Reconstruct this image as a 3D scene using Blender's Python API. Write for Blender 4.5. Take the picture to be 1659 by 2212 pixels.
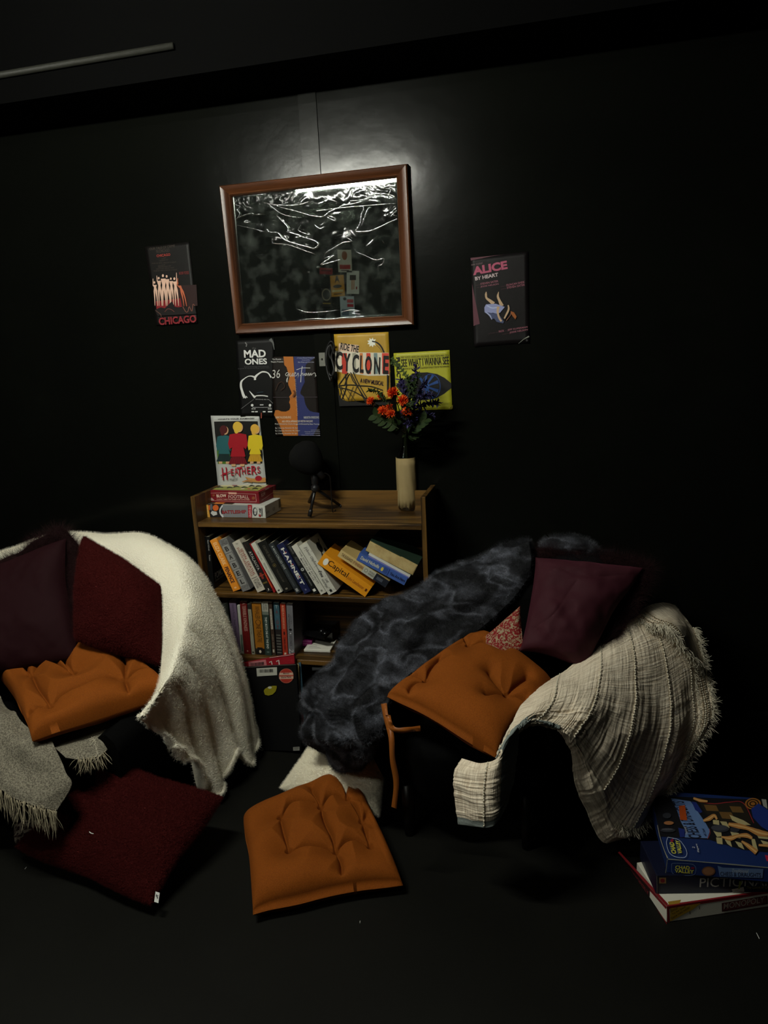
import bpy, math, random
import numpy as np
from math import sin, cos, pi, radians, sqrt, atan2
from mathutils import Vector, Matrix

for o in list(bpy.data.objects):
    bpy.data.objects.remove(o)
SC = bpy.context.scene
COL = SC.collection
random.seed(7)
RNG = np.random.RandomState(7)

# ------------------------------------------------------------ camera
F_PX, IW, IH = 1500.0, 1659.0, 2212.0
YAW, PITCH, ROLL = radians(13.84), radians(13.2), radians(-2.8)
CAM = np.array([0.0, -2.5, 1.48])
fw = np.array([-sin(YAW) * cos(PITCH), cos(YAW) * cos(PITCH), -sin(PITCH)])
r0 = np.array([cos(YAW), sin(YAW), 0.0])
u0 = np.cross(r0, fw)
RT = r0 * cos(ROLL) + u0 * sin(ROLL)
UP = -r0 * sin(ROLL) + u0 * cos(ROLL)
camd = bpy.data.cameras.new('camera')
camo = bpy.data.objects.new('camera', camd)
COL.objects.link(camo)
camd.sensor_fit = 'VERTICAL'
camd.sensor_height = 24.0
camd.lens = F_PX / IH * 24.0
camd.clip_start = 0.02
camo.matrix_world = Matrix(((RT[0], UP[0], -fw[0], CAM[0]), (RT[1], UP[1], -fw[1], CAM[1]), (RT[2], UP[2], -fw[2], CAM[2]), (0, 0, 0, 1)))
SC.camera = camo

# ------------------------------------------------------------ world, exposure
w = bpy.data.worlds.new('world')
SC.world = w
w.use_nodes = True
w.node_tree.nodes['Background'].inputs[0].default_value = (0.9, 1.0, 0.92, 1)
w.node_tree.nodes['Background'].inputs[1].default_value = 0.0
SC.view_settings.view_transform = 'Standard'
SC.view_settings.look = 'None'
SC.view_settings.gamma = 1
SC.view_settings.exposure = 0.0
TUBE_POWER = 440.0        # emission of the ceiling tubes
TUBE_COL = (0.99, 1.0, 0.88, 1)

# ------------------------------------------------------------ rays: where a line of sight meets a real plane
def ray(x, y):
    return fw + RT * (x - IW / 2) / F_PX - UP * (y - IH / 2) / F_PX
def wy(x, y, Y):
    d = ray(x, y); return CAM + d * (Y - CAM[1]) / d[1]
def wz(x, y, Z):
    d = ray(x, y); return CAM + d * (Z - CAM[2]) / d[2]
def wpl(x, y, p0, n):
    d = ray(x, y); return CAM + d * (np.dot(np.subtract(p0, CAM), n) / np.dot(d, n))
def unit(v):
    v = np.asarray(v, float); return v / (np.linalg.norm(v) + 1e-12)
A = np.array

# ------------------------------------------------------------ materials
def lin(c):
    return tuple(((v / 255 / 12.92) if v / 255 <= 0.04045 else ((v / 255 + 0.055) / 1.055) ** 2.4) for v in c)
MATS = {}
def mat(key, rgb=(200, 200, 200), rough=0.6, spec=0.3, metal=0.0, bump=None, sheen=0.0, var=None, trans=0.0, coat=0.0, stretch=None, sheen_tint=None):
    """rgb in sRGB 0-255; bump=(scale, strength, kind); var=(rgb2, scale, lo, hi) mixes a second real colour by noise"""
    if key in MATS:
        return MATS[key]
    m = bpy.data.materials.new(key); m.use_nodes = True
    nt = m.node_tree; b = nt.nodes['Principled BSDF']
    b.inputs['Base Color'].default_value = (*lin(rgb), 1)
    b.inputs['Roughness'].default_value = rough
    b.inputs['Specular IOR Level'].default_value = spec
    b.inputs['Metallic'].default_value = metal
    b.inputs['Transmission Weight'].default_value = trans
    b.inputs['Coat Weight'].default_value = coat
    if sheen:
        b.inputs['Sheen Weight'].default_value = sheen
        b.inputs['Sheen Roughness'].default_value = 0.5
        b.inputs['Sheen Tint'].default_value = (*lin(sheen_tint or rgb), 1)
    tc = nt.nodes.new('ShaderNodeTexCoord')
    src = tc.outputs['Object']
    if stretch:
        mp = nt.nodes.new('ShaderNodeMapping'); mp.inputs['Scale'].default_value = stretch
        nt.links.new(src, mp.inputs['Vector']); src = mp.outputs['Vector']
    if var:
        n = nt.nodes.new('ShaderNodeTexNoise'); n.inputs['Scale'].default_value = var[1]; n.inputs['Detail'].default_value = 5
        if len(var) > 4: n.inputs['Distortion'].default_value = var[4]
        nt.links.new(src, n.inputs['Vector'])
        r = nt.nodes.new('ShaderNodeValToRGB')
        r.color_ramp.elements[0].position = var[2]; r.color_ramp.elements[0].color = (*lin(rgb), 1)
        r.color_ramp.elements[1].position = var[3]; r.color_ramp.elements[1].color = (*lin(var[0]), 1)
        nt.links.new(n.outputs['Fac'], r.inputs['Fac']); nt.links.new(r.outputs['Color'], b.inputs['Base Color'])
    if bump:
        sc, st, kind = bump[:3]
        bp = nt.nodes.new('ShaderNodeBump'); bp.inputs['Strength'].default_value = st
        bp.inputs['Distance'].default_value = bump[3] if len(bump) > 3 else 0.004
        if kind == 'voronoi':
            n = nt.nodes.new('ShaderNodeTexVoronoi'); n.inputs['Scale'].default_value = sc; o = n.outputs['Distance']
            n2 = nt.nodes.new('ShaderNodeTexNoise'); n2.inputs['Scale'].default_value = sc * 1.7; n2.inputs['Detail'].default_value = 3
            ad = nt.nodes.new('ShaderNodeMath'); ad.operation = 'ADD'
            nt.links.new(tc.outputs['Object'], n2.inputs['Vector'])
            nt.links.new(n2.outputs['Fac'], ad.inputs[1]); nt.links.new(o, ad.inputs[0]); o = ad.outputs[0]
            nt.links.new(tc.outputs['Object'], n.inputs['Vector'])
        elif kind == 'wave':
            n = nt.nodes.new('ShaderNodeTexWave'); n.inputs['Scale'].default_value = sc; n.inputs['Distortion'].default_value = 1.5
            n.inputs['Detail'].default_value = 2; n.inputs['Detail Scale'].default_value = 3; o = n.outputs['Fac']
            n.bands_direction = 'DIAGONAL'
            nt.links.new(tc.outputs['Object'], n.inputs['Vector'])
        else:
            n = nt.nodes.new('ShaderNodeTexNoise'); n.inputs['Scale'].default_value = sc; n.inputs['Detail'].default_value = 4
            o = n.outputs['Fac']; nt.links.new(src, n.inputs['Vector'])
        nt.links.new(o, bp.inputs['Height']); nt.links.new(bp.outputs['Normal'], b.inputs['Normal'])
    MATS[key] = m
    return m
def emis(key, col, power):
    m = bpy.data.materials.new(key); m.use_nodes = True; nt = m.node_tree
    nt.nodes.clear()
    e = nt.nodes.new('ShaderNodeEmission'); o = nt.nodes.new('ShaderNodeOutputMaterial')
    e.inputs[0].default_value = col; e.inputs[1].default_value = power
    nt.links.new(e.outputs[0], o.inputs[0]); MATS[key] = m
    return m
def wood(key, c1, c2, scale, axis=0, rough=0.4, contrast=(0.35, 0.65)):
    """grain runs along the axis of object space"""
    m = bpy.data.materials.new(key); m.use_nodes = True; nt = m.node_tree; b = nt.nodes['Principled BSDF']
    tc = nt.nodes.new('ShaderNodeTexCoord'); mp = nt.nodes.new('ShaderNodeMapping')
    s = [scale] * 3; s[axis] = scale * 0.055; mp.inputs['Scale'].default_value = s
    n = nt.nodes.new('ShaderNodeTexNoise'); n.inputs['Scale'].default_value = 1; n.inputs['Detail'].default_value = 6
    n.inputs['Distortion'].default_value = 0.6; n.inputs['Roughness'].default_value = 0.62
    r = nt.nodes.new('ShaderNodeValToRGB')
    r.color_ramp.elements[0].position = contrast[0]; r.color_ramp.elements[0].color = (*lin(c1), 1)
    r.color_ramp.elements[1].position = contrast[1]; r.color_ramp.elements[1].color = (*lin(c2), 1)
    nt.links.new(tc.outputs['Object'], mp.inputs['Vector']); nt.links.new(mp.outputs['Vector'], n.inputs['Vector'])
    nt.links.new(n.outputs['Fac'], r.inputs['Fac']); nt.links.new(r.outputs['Color'], b.inputs['Base Color'])
    b.inputs['Roughness'].default_value = rough; b.inputs['Specular IOR Level'].default_value = 0.35
    MATS[key] = m
    return m
def col(rgb, rough=0.55, spec=0.25):
    return mat('ink_%d_%d_%d' % tuple(rgb), rgb, rough, spec)

# ------------------------------------------------------------ object helpers
def tag(o, label=None, cat=None, group=None, kind=None):
    if label: o['label'] = label
    if cat: o['category'] = cat
    if group: o['group'] = group
    if kind: o['kind'] = kind
    return o
def thing(name, label, cat, loc=(0, 0, 0), group=None):
    o = bpy.data.objects.new(name, None); COL.objects.link(o)
    o.location = [float(v) for v in loc]; o.empty_display_size = 0.05
    return tag(o, label, cat, group)
def wloc(o):
    v = A([0., 0, 0])
    while o is not None:
        v = v + A(o.location); o = o.parent
    return v
def mesh(name, V, Fc, m, parent=None, smooth=False, loc=None, fm=None, mats=None):
    """V in world coordinates; the object's origin goes to loc (or the parent's origin)"""
    V = np.asarray(V, float).reshape(-1, 3)
    base = wloc(parent) if parent is not None else A([0., 0, 0])
    off = A(loc, float) if loc is not None else (base if parent is not None else V.mean(0))
    me = bpy.data.meshes.new(name)
    me.from_pydata((V - off).tolist(), [], [tuple(int(i) for i in f) for f in Fc])
    for q in (mats or [m]): me.materials.append(q)
    if fm is not None: me.polygons.foreach_set('material_index', np.asarray(fm, np.int32))
    if smooth: me.polygons.foreach_set('use_smooth', [True] * len(me.polygons))
    me.update()
    o = bpy.data.objects.new(name, me); COL.objects.link(o)
    if parent is not None: o.parent = parent
    o.location = [float(v) for v in (off - base)]
    return o
class MB:
    def __init__(s): s.V = []; s.F = []; s.M = []
    def add(s, V, Fc, mi=0):
        b = len(s.V); s.V += [tuple(map(float, v)) for v in V]; s.F += [tuple(i + b for i in f) for f in Fc]; s.M += [mi] * len(Fc)
    def box(s, a, b, mi=0):
        a = A(a, float); b = A(b, float); d = b - a
        s.obox(a, A([d[0], 0, 0]), A([0, d[1], 0]), A([0, 0, d[2]]), mi)
    def obox(s, o, e1, e2, e3, mi=0, bev=0.0):
        o, e1, e2, e3 = [np.asarray(q, float) for q in (o, e1, e2, e3)]
        if np.dot(np.cross(e1, e2), e3) < 0: o = o + e1; e1 = -e1
        if bev <= 0:
            V = [o, o + e1, o + e1 + e2, o + e2]; V += [v + e3 for v in V]
            s.add(V, [(3, 2, 1, 0), (4, 5, 6, 7), (0, 1, 5, 4), (1, 2, 6, 5), (2, 3, 7, 6), (3, 0, 4, 7)], mi); return
        # chamfered box: 24 verts
        c = o + (e1 + e2 + e3) / 2; L = [np.linalg.norm(e) for e in (e1, e2, e3)]; U = [unit(e) for e in (e1, e2, e3)]
        h = [l / 2 for l in L]; b = min(bev, min(h) * 0.9)
        idx = {}; V = []
        for sx in (-1, 1):
            for sy in (-1, 1):
                for sz in (-1, 1):
                    for ax in range(3):
                        q = [sx * (h[0] - b), sy * (h[1] - b), sz * (h[2] - b)]
                        q[ax] = (sx, sy, sz)[ax] * h[ax]
                        idx[(sx, sy, sz, ax)] = len(V); V.append(c + U[0] * q[0] + U[1] * q[1] + U[2] * q[2])
        Fc = []
        for ax in range(3):
            o1, o2 = [(1, 2), (2, 0), (0, 1)][ax]
            for sg in (-1, 1):
                ring = []
                for a1, a2 in ((-1, -1), (1, -1), (1, 1), (-1, 1)):
                    k = [0, 0, 0]; k[ax] = sg; k[o1] = a1; k[o2] = a2; ring.append(idx[(*k, ax)])
                Fc.append(ring if sg > 0 else ring[::-1])
        for ax in range(3):                       # edges along ax
            o1, o2 = [(1, 2), (2, 0), (0, 1)][ax]
            for a1 in (-1, 1):
                for a2 in (-1, 1):
                    k0 = [0, 0, 0]; k0[ax] = -1; k0[o1] = a1; k0[o2] = a2; k1 = list(k0); k1[ax] = 1
                    q = [idx[(*k0, o1)], idx[(*k1, o1)], idx[(*k1, o2)], idx[(*k0, o2)]]
                    Fc.append(q if a1 * a2 < 0 else q[::-1])
        for sx in (-1, 1):
            for sy in (-1, 1):
                for sz in (-1, 1):
                    q = [idx[(sx, sy, sz, k)] for k in range(3)]
                    Fc.append(q if sx * sy * sz > 0 else q[::-1])
        s.add(V, Fc, mi)
    def tube(s, pts, rad, n=8, mi=0, cap=True):
        pts = [np.asarray(p, float) for p in pts]; N = len(pts)
        if not hasattr(rad, '__len__'): rad = [rad] * N
        t0 = unit(pts[1] - pts[0]); ref = A([0, 0, 1.]) if abs(t0[2]) < 0.9 else A([1., 0, 0])
        nrm = unit(np.cross(t0, ref)); V = []
        for i, p in enumerate(pts):
            t = unit(pts[min(i + 1, N - 1)] - pts[max(i - 1, 0)])
            nrm = unit(nrm - t * np.dot(nrm, t)); bn = np.cross(t, nrm)
            for k in range(n):
                a = 2 * pi * k / n; V.append(p + (nrm * cos(a) + bn * sin(a)) * rad[i])
        Fc = [(i * n + k, i * n + (k + 1) % n, (i + 1) * n + (k + 1) % n, (i + 1) * n + k) for i in range(N - 1) for k in range(n)]
        if cap: Fc += [tuple(range(n))[::-1], tuple((N - 1) * n + k for k in range(n))]
        s.add(V, Fc, mi)
    def lathe(s, c, prof, n=32, mi=0, axis=None, cap=True):
        """prof = [(radius, height)]"""
        c = np.asarray(c, float); ax = unit(axis) if axis is not None else A([0, 0, 1.])
        e1 = unit(np.cross(ax, A([0, 1., 0]) if abs(ax[1]) < .9 else A([1., 0, 0]))); e2 = np.cross(ax, e1); V = []
        for r, h in prof:
            for k in range(n):
                a = 2 * pi * k / n; V.append(c + ax * h + (e1 * cos(a) + e2 * sin(a)) * max(r, 1e-5))
        N = len(prof)
        Fc = [(i * n + k, i * n + (k + 1) % n, (i + 1) * n + (k + 1) % n, (i + 1) * n + k) for i in range(N - 1) for k in range(n)]
        if cap: Fc += [tuple(range(n))[::-1], tuple((N - 1) * n + k for k in range(n))]
        s.add(V, Fc, mi)
    def build(s, name, m, parent=None, smooth=False, loc=None):
        ms = m if isinstance(m, list) else [m]
        return mesh(name, s.V, s.F, ms[0], parent, smooth, loc, s.M if len(ms) > 1 else None, ms)
def smooth_angle(o, deg=40):
    me = o.data
    me.polygons.foreach_set('use_smooth', [True] * len(me.polygons))
    try: me.set_sharp_from_angle(angle=radians(deg))
    except Exception: pass

# ------------------------------------------------------------ noise and surfaces
_perm = RNG.rand(32, 32, 32)
def vnoise(P, scale, seed=0):
    Q = np.asarray(P) * scale + seed * 7.31 + 100
    i = np.floor(Q).astype(int); f = Q - i; f = f * f * (3 - 2 * f)
    def g(a, b, c): return _perm[(i[..., 0] + a) % 32, (i[..., 1] + b) % 32, (i[..., 2] + c) % 32]
    x, y, z = f[..., 0], f[..., 1], f[..., 2]
    r = 0
    for a in (0, 1):
        for b in (0, 1):
            for c in (0, 1):
                r = r + g(a, b, c) * (x if a else 1 - x) * (y if b else 1 - y) * (z if c else 1 - z)
    return r * 2 - 1
def fbm(P, scale, octv=3, seed=0):
    r = 0; a = 1
    for k in range(octv): r = r + vnoise(P, scale * 2 ** k, seed + k) * a; a *= .5
    return r
def cr1(Cp, n):
    """Catmull-Rom along axis 0 of Cp -> n samples"""
    Cp = np.asarray(Cp, float); K = len(Cp)
    ext = np.concatenate([(2 * Cp[0] - Cp[1])[None], Cp, (2 * Cp[-1] - Cp[-2])[None]])
    t = np.linspace(0, K - 1, n); i = np.minimum(t.astype(int), K - 2); f = (t - i).reshape((-1,) + (1,) * (Cp.ndim - 1))
    p0, p1, p2, p3 = ext[i], ext[i + 1], ext[i + 2], ext[i + 3]
    return 0.5 * ((2 * p1) + (p2 - p0) * f + (2 * p0 - 5 * p1 + 4 * p2 - p3) * f ** 2 + (3 * p1 - p0 - 3 * p2 + p3) * f ** 3)
def surf(ctrl, nu, nv):
    """ctrl rows of (px,py,Y) points -> nu x nv x 3 world points"""
    W = A([[wy(*c) for c in row] for row in ctrl])
    S = cr1(W, nu); return np.swapaxes(cr1(np.swapaxes(S, 0, 1), nv), 0, 1)
def normals(S):
    du = np.gradient(S, axis=0); dv = np.gradient(S, axis=1); n = np.cross(du, dv)
    n /= (np.linalg.norm(n, axis=2, keepdims=True) + 1e-12)
    return n
def cam_facing(S):
    """sign that makes the mean normal face the camera"""
    n = normals(S); d = CAM - S
    return 1.0 if np.mean(np.sum(n * d, axis=2)) > 0 else -1.0
def sheet(name, S, thick, m, parent=None, loc=None, sgn=None, m2=None):
    """closed sheet: front S, back S - n*thick"""
    nu, nv = S.shape[:2]; sg = cam_facing(S) if sgn is None else sgn
    n = normals(S) * sg; Bk = S - n * thick
    V = np.concatenate([S.reshape(-1, 3), Bk.reshape(-1, 3)]); N = nu * nv
    I = np.arange(N).reshape(nu, nv); a, b, c, d = I[:-1, :-1].ravel(), I[1:, :-1].ravel(), I[1:, 1:].ravel(), I[:-1, 1:].ravel()
    fr = np.stack([a, b, c, d], 1) if sg > 0 else np.stack([d, c, b, a], 1)
    bk = fr[:, ::-1] + N
    ring = np.concatenate([I[:-1, 0], I[-1, :-1], I[1:, -1][::-1], I[0, 1:][::-1]])
    r2 = np.roll(ring, -1)
    side = np.stack([r2, ring, ring + N, r2 + N], 1) if sg > 0 else np.stack([ring, r2, r2 + N, ring + N], 1)
    Fc = np.concatenate([fr, bk, side]); fm = None; ms = [m]
    if m2 is not None:
        ms = [m, m2]; fm = np.concatenate([np.zeros(len(fr)), np.ones(len(bk)), np.zeros(len(side))])
    return mesh(name, V, Fc, m, parent, True, loc, fm, ms)

# ------------------------------------------------------------ printed artwork and lettering lying on a real plane
_tc = {}
def text_mesh(s, bold=0.0, shear=0.0):
    k = (s, bold, shear)
    if k in _tc: return _tc[k]
    cu = bpy.data.curves.new('t', 'FONT'); cu.body = s; cu.resolution_u = 3; cu.offset = bold; cu.shear = shear
    cu.fill_mode = 'FRONT'
    ob = bpy.data.objects.new('t', cu); COL.objects.link(ob)
    dg = bpy.context.evaluated_depsgraph_get(); me = bpy.data.meshes.new_from_object(ob.evaluated_get(dg))
    V = A([v.co[:2] for v in me.vertices]); Fc = [tuple(p.vertices) for p in me.polygons]
    bpy.data.objects.remove(ob); bpy.data.curves.remove(cu); bpy.data.meshes.remove(me)
    lo, hi = V.min(0), V.max(0); V = (V - lo) / (hi - lo)
    _tc[k] = (V, Fc); return _tc[k]
class Art:
    """artwork in a plane; points are read in a crop frame (x0, y0, scale)"""
    def __init__(s, p0, n, crop=(0, 0, 1), lift=0.0004, step=0.00012):
        s.p0 = np.asarray(p0, float); s.n = unit(n)
        if np.dot(CAM - s.p0, s.n) < 0: s.n = -s.n
        s.cr = crop; s.l = lift; s.st = step; s.b = MB(); s.ms = []
    def mi(s, c):
        m = col(c) if not isinstance(c, bpy.types.Material) else c
        if m not in s.ms: s.ms.append(m)
        return s.ms.index(m)
    def pt(s, x, y):
        x0, y0, k = s.cr
        return wpl(x / k + x0, y / k + y0, s.p0 + s.n * s.l, s.n)
    def nxt(s): s.l += s.st
    def fix(s, V, Fc):
        if not Fc: return Fc
        f = max(Fc, key=lambda q: len(q)); v = [np.asarray(V[i]) for i in f]
        nn = A([0., 0, 0])
        for i in range(len(v)): nn = nn + np.cross(v[i], v[(i + 1) % len(v)])
        return Fc if np.dot(nn, s.n) > 0 else [tuple(q)[::-1] for q in Fc]
    def poly(s, pts, c):
        V = [s.pt(*p) for p in pts]; s.b.add(V, s.fix(V, [tuple(range(len(V)))]), s.mi(c)); s.nxt(); return s
    def ell(s, x, y, rx, ry, c, n=20, ang=0):
        ca, sa = cos(ang), sin(ang)
        return s.poly([(x + rx * cos(2 * pi * k / n) * ca - ry * sin(2 * pi * k / n) * sa, y + rx * cos(2 * pi * k / n) * sa + ry * sin(2 * pi * k / n) * ca) for k in range(n)], c)
    def stroke(s, pts, wd, c, smooth=0):
        P = A(pts, float)
        if smooth: P = cr1(P, smooth)
        t = np.gradient(P, axis=0); t /= np.linalg.norm(t, axis=1, keepdims=True) + 1e-9; nn = np.stack([-t[:, 1], t[:, 0]], 1)
        ww = np.interp(np.linspace(0, 1, len(P)), np.linspace(0, 1, len(wd)), wd)[:, None] if hasattr(wd, '__len__') else wd
        L = P + nn * ww / 2; R_ = P - nn * ww / 2; N = len(P)
        V = [s.pt(*p) for p in L] + [s.pt(*p) for p in R_]
        Fc = [(i, i + 1, N + i + 1, N + i) for i in range(N - 1)]
        s.b.add(V, s.fix(V, Fc), s.mi(c)); s.nxt(); return s
    def rect(s, x0, y0, x1, y1, c): return s.poly([(x0, y0), (x1, y0), (x1, y1), (x0, y1)], c)
    def T(s, txt, Ap, Bp, h, c, bold=0.0, shear=0.0, C=None):
        """baseline from Ap to Bp, letters h high (crop px) on the left hand of the baseline"""
        V, Fc = text_mesh(txt, bold, shear)
        a = s.pt(*Ap); b = s.pt(*Bp)
        if C is not None: up = s.pt(*C) - a
        else:
            d = A(Bp, float) - A(Ap, float); d /= np.linalg.norm(d); pr = A(Ap, float) + A([d[1], -d[0]]) * h
            up = s.pt(*pr) - a
            e = unit(b - a); L = np.linalg.norm(up); up = unit(up - e * np.dot(up, e)) * L
        VV = [a + (b - a) * v[0] + up * v[1] for v in V]
        s.b.add(VV, s.fix(VV, list(Fc)), s.mi(c)); s.nxt(); return s
    def build(s, name, parent):
        if not s.b.V: return None
        return s.b.build(name, s.ms, parent)
# ============================================================ THE ROOM
X0, X1, YB, ZC = -4.6, 3.4, -7.0, 2.95
wallm = mat('black_paint_wall', (9, 10, 8), 0.19, 0.14, bump=(9, 0.10, 'noise', 0.01), var=((12, 13, 10), 1.3, 0.35, 0.7))
floorm = mat('black_paint_floor', (19, 19, 16), 0.6, 0.10, bump=(30, 0.10, 'noise', 0.004), var=((14, 14, 11), 2.2, 0.35, 0.7))
blackm = mat('matt_black', (9, 9, 9), 0.85, 0.15)
def box_struct(name, a, b, m, kind='structure'):
    k = MB(); k.box(a, b); o = k.build(name, m, None, loc=(A(a, float) + A(b, float)) / 2); tag(o, kind=kind); return o
box_struct('floor', (X0, YB, -0.05), (X1, 0.0, 0.0), floorm)
box_struct('ceiling', (X0, YB, ZC), (X1, 0.0, ZC + 0.05), blackm)
box_struct('wall_back', (X0, 0.0, 0.0), (X1, 0.08, ZC), wallm)
box_struct('wall_front', (X0, YB - 0.08, 0.0), (X1, YB, ZC), wallm)
box_struct('wall_left', (X0 - 0.08, YB, 0.0), (X0, 0.0, ZC), wallm)
box_struct('wall_right', (X1, YB, 0.0), (X1 + 0.08, 0.0, ZC), wallm)
box_struct('trim_1', (X0 + .01, -0.26, 2.345), (X1 - .01, -0.001, ZC - 0.002), mat('black_masking', (5, 5, 5), 0.95, 0.05))      # boxed-in beam over the wall
box_struct('trim_2', (-0.846, -0.0045, 0.155), (-0.782, 0.0, 2.345), mat('post_paint', (12, 13, 10), 0.21, 0.14, bump=(20, .1, 'noise')))  # vertical batten
# moulded black skirting board
k = MB()
prof = [(0, 0.0), (-0.018, 0.0), (-0.018, 0.036), (-0.024, 0.042), (-0.024, 0.066), (-0.012, 0.074), (-0.012, 0.140), (-0.006, 0.153), (0, 0.153)]
V = [(x, y - 0.0005, z + 0.0005) for x in (X0 + .02, X1 - .02) for y, z in prof]; n = len(prof)
k.add(V, [(i, i + 1, n + i + 1, n + i) for i in range(n - 1)] + [tuple(range(n))[::-1], tuple(range(n, 2 * n))])
tag(k.build('baseboard_back', mat('black_gloss', (30, 30, 29), 0.36, 0.5), None), kind='structure')
# ledge of the lighting bar catching light at the top left
k = MB(); k.tube([(-4.3, -0.27, 2.420), (-1.15, -0.27, 2.428)], 0.010, 10)
o = k.build('ceiling_pipe', mat('scuffed_grey', (36, 36, 31), 0.6, 0.3, bump=(40, .5, 'noise')), None, True)
tag(o, 'scuffed grey pipe running along the black beam, high at the top left', 'pipe')

# ------------------------------------------------------------ the fluorescent fixture overhead, and an added fill tube further back
emt = emis('lit_tube', TUBE_COL, TUBE_POWER)
housing = mat('white_enamel', (200, 200, 195), 0.4, 0.4)
def batten(xa, xb, y, z, label, mtube=emt):
    t = thing('fluorescent_light', label, 'light', ((xa + xb) / 2, y, z + 0.02), 'fluorescent battens under the ceiling')
    k = MB(); k.tube([(xa, y, z), (xb, y, z)], 0.017, 14); tb = k.build('tube', mtube, t, True)
    k = MB(); k.obox((xa - .03, y - .03, z + .03), (xb - xa + .06, 0, 0), (0, .06, 0), (0, 0, .05), 0, 0.006)
    for x in (xa - .015, xb + .0): k.obox((x, y - .018, z - .02), (.015, 0, 0), (0, .036, 0), (0, 0, .055), 0, .003)
    for x in (xa + .15, xb - .15): k.tube([(x, y, z + .08), (x, y, ZC)], 0.003, 6)
    k.build('housing', housing, t); return t
batten(-1.440, -0.780, -1.63, 2.405, 'lit fluorescent tube over the middle of the room, reflected in the mirror')
batten(-2.45, -1.25, -3.50, 2.86, 'fill tube added behind the viewer to brighten the posters on the far wall', emis('added_fill_tube', TUBE_COL, TUBE_POWER * 0.16))  # added out of view to light the far posters and fill the scene

# ============================================================ MIRROR
YF = -0.034
fw_m = wood('red_brown_wood', (50, 27, 14), (88, 50, 26), 26, 0, 0.33)
fw_v = wood('red_brown_wood_upright', (50, 27, 14), (88, 50, 26), 26, 2, 0.33)
oc = [wy(471, 400, YF), wy(880, 352, YF), wy(895, 703, YF), wy(508, 723, YF)]
ic = [wy(501, 424, -.014), wy(856, 383, -.014), wy(868, 681, -.014), wy(524, 699, -.014)]
mc = sum(oc) / 4
mirror = thing('mirror', 'wood-framed mirror on the black wall with crinkled clear film over its glass', 'mirror', (mc[0], -0.001, mc[2]))
# moulding profile: t 0 outer .. 1 inner, depth toward the room
mp_ = [(0, -0.001), (0, -0.020), (0.05, -0.030), (0.15, -0.034), (0.40, -0.032), (0.62, -0.027), (0.80, -0.022), (0.86, -0.023), (0.93, -0.020), (1.0, -0.013), (1.0, -0.004)]
for i in range(4):
    j = (i + 1) % 4; V = []
    for (O, I) in ((oc[i], ic[i]), (oc[j], ic[j])):
        for t, y in mp_:
            p = O * (1 - t) + I * t; V.append((p[0], y, p[2]))
    n = len(mp_); k = MB(); k.add(V, [(a, a + 1, n + a + 1, n + a)[::-1] for a in range(n)  if a < n - 1] + [tuple(range(n)), tuple(range(n, 2 * n))[::-1]])
    o = k.build('frame_rail', fw_m if i in (0, 2) else fw_v, mirror); smooth_angle(o, 35)
def inset(c, d): m_ = sum(c) / 4; return [q + unit(m_ - q) * d for q in c]
g = [A([q[0], -0.006, q[2]]) for q in inset(ic, -0.004)]
gm = mat('mirror_glass', (205, 212, 205), 0.012, 0.5, 1.0)
k = MB(); k.add(g + [q + A([0, .004, 0]) for q in g], [(3, 2, 1, 0), (4, 5, 6, 7), (0, 1, 5, 4), (1, 2, 6, 5), (2, 3, 7, 6), (3, 0, 4, 7)])
k.build('glass', gm, mirror)
# crinkled clear plastic film taped over the glass
film = bpy.data.materials.new('clear_film'); film.use_nodes = True; nt = film.node_tree; nt.nodes.clear()
out = nt.nodes.new('ShaderNodeOutputMaterial'); mx = nt.nodes.new('ShaderNodeMixShader'); tr = nt.nodes.new('ShaderNodeBsdfTransparent'); gl = nt.nodes.new('ShaderNodeBsdfGlossy')
gl.inputs['Roughness'].default_value = 0.06; mx.inputs[0].default_value = 0.008; tr.inputs[0].default_value = (.96, .97, .96, 1)
bp = nt.nodes.new('ShaderNodeBump'); bp.inputs['Strength'].default_value = 0.2; bp.inputs['Distance'].default_value = 0.01
nz = nt.nodes.new('ShaderNodeTexNoise'); nz.inputs['Scale'].default_value = 14; nz.inputs['Detail'].default_value = 2; nz.inputs['Distortion'].default_value = 1.2
tc = nt.nodes.new('ShaderNodeTexCoord'); nt.links.new(tc.outputs['Object'], nz.inputs['Vector']); nt.links.new(nz.outputs['Fac'], bp.inputs['Height'])
nt.links.new(bp.outputs['Normal'], gl.inputs['Normal'])
df = nt.nodes.new('ShaderNodeBsdfDiffuse'); df.inputs[0].default_value = (.55, .6, .55, 1); m3 = nt.nodes.new('ShaderNodeMixShader')
n3 = nt.nodes.new('ShaderNodeTexNoise'); n3.inputs['Scale'].default_value = 22; n3.inputs['Detail'].default_value = 6; mr = nt.nodes.new('ShaderNodeMapRange'); mr.inputs[1].default_value = .45; mr.inputs[2].default_value = .8; mr.inputs[3].default_value = .004; mr.inputs[4].default_value = .03
nt.links.new(tc.outputs['Object'], n3.inputs['Vector']); nt.links.new(n3.outputs['Fac'], mr.inputs[0]); nt.links.new(mr.outputs[0], m3.inputs[0])
nt.links.new(tr.outputs[0], m3.inputs[1]); nt.links.new(df.outputs[0], m3.inputs[2]); nt.links.new(m3.outputs[0], mx.inputs[1]); nt.links.new(gl.outputs[0], mx.inputs[2]); nt.links.new(mx.outputs[0], out.inputs[0])
crease = bpy.data.materials.new('film_crease'); crease.use_nodes = True; nt = crease.node_tree; nt.nodes.clear()
out = nt.nodes.new('ShaderNodeOutputMaterial'); mx = nt.nodes.new('ShaderNodeMixShader'); tr = nt.nodes.new('ShaderNodeBsdfTransparent'); gl = nt.nodes.new('ShaderNodeBsdfGlossy')
gl.inputs['Roughness'].default_value = 0.18; mx.inputs[0].default_value = 0.75
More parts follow.
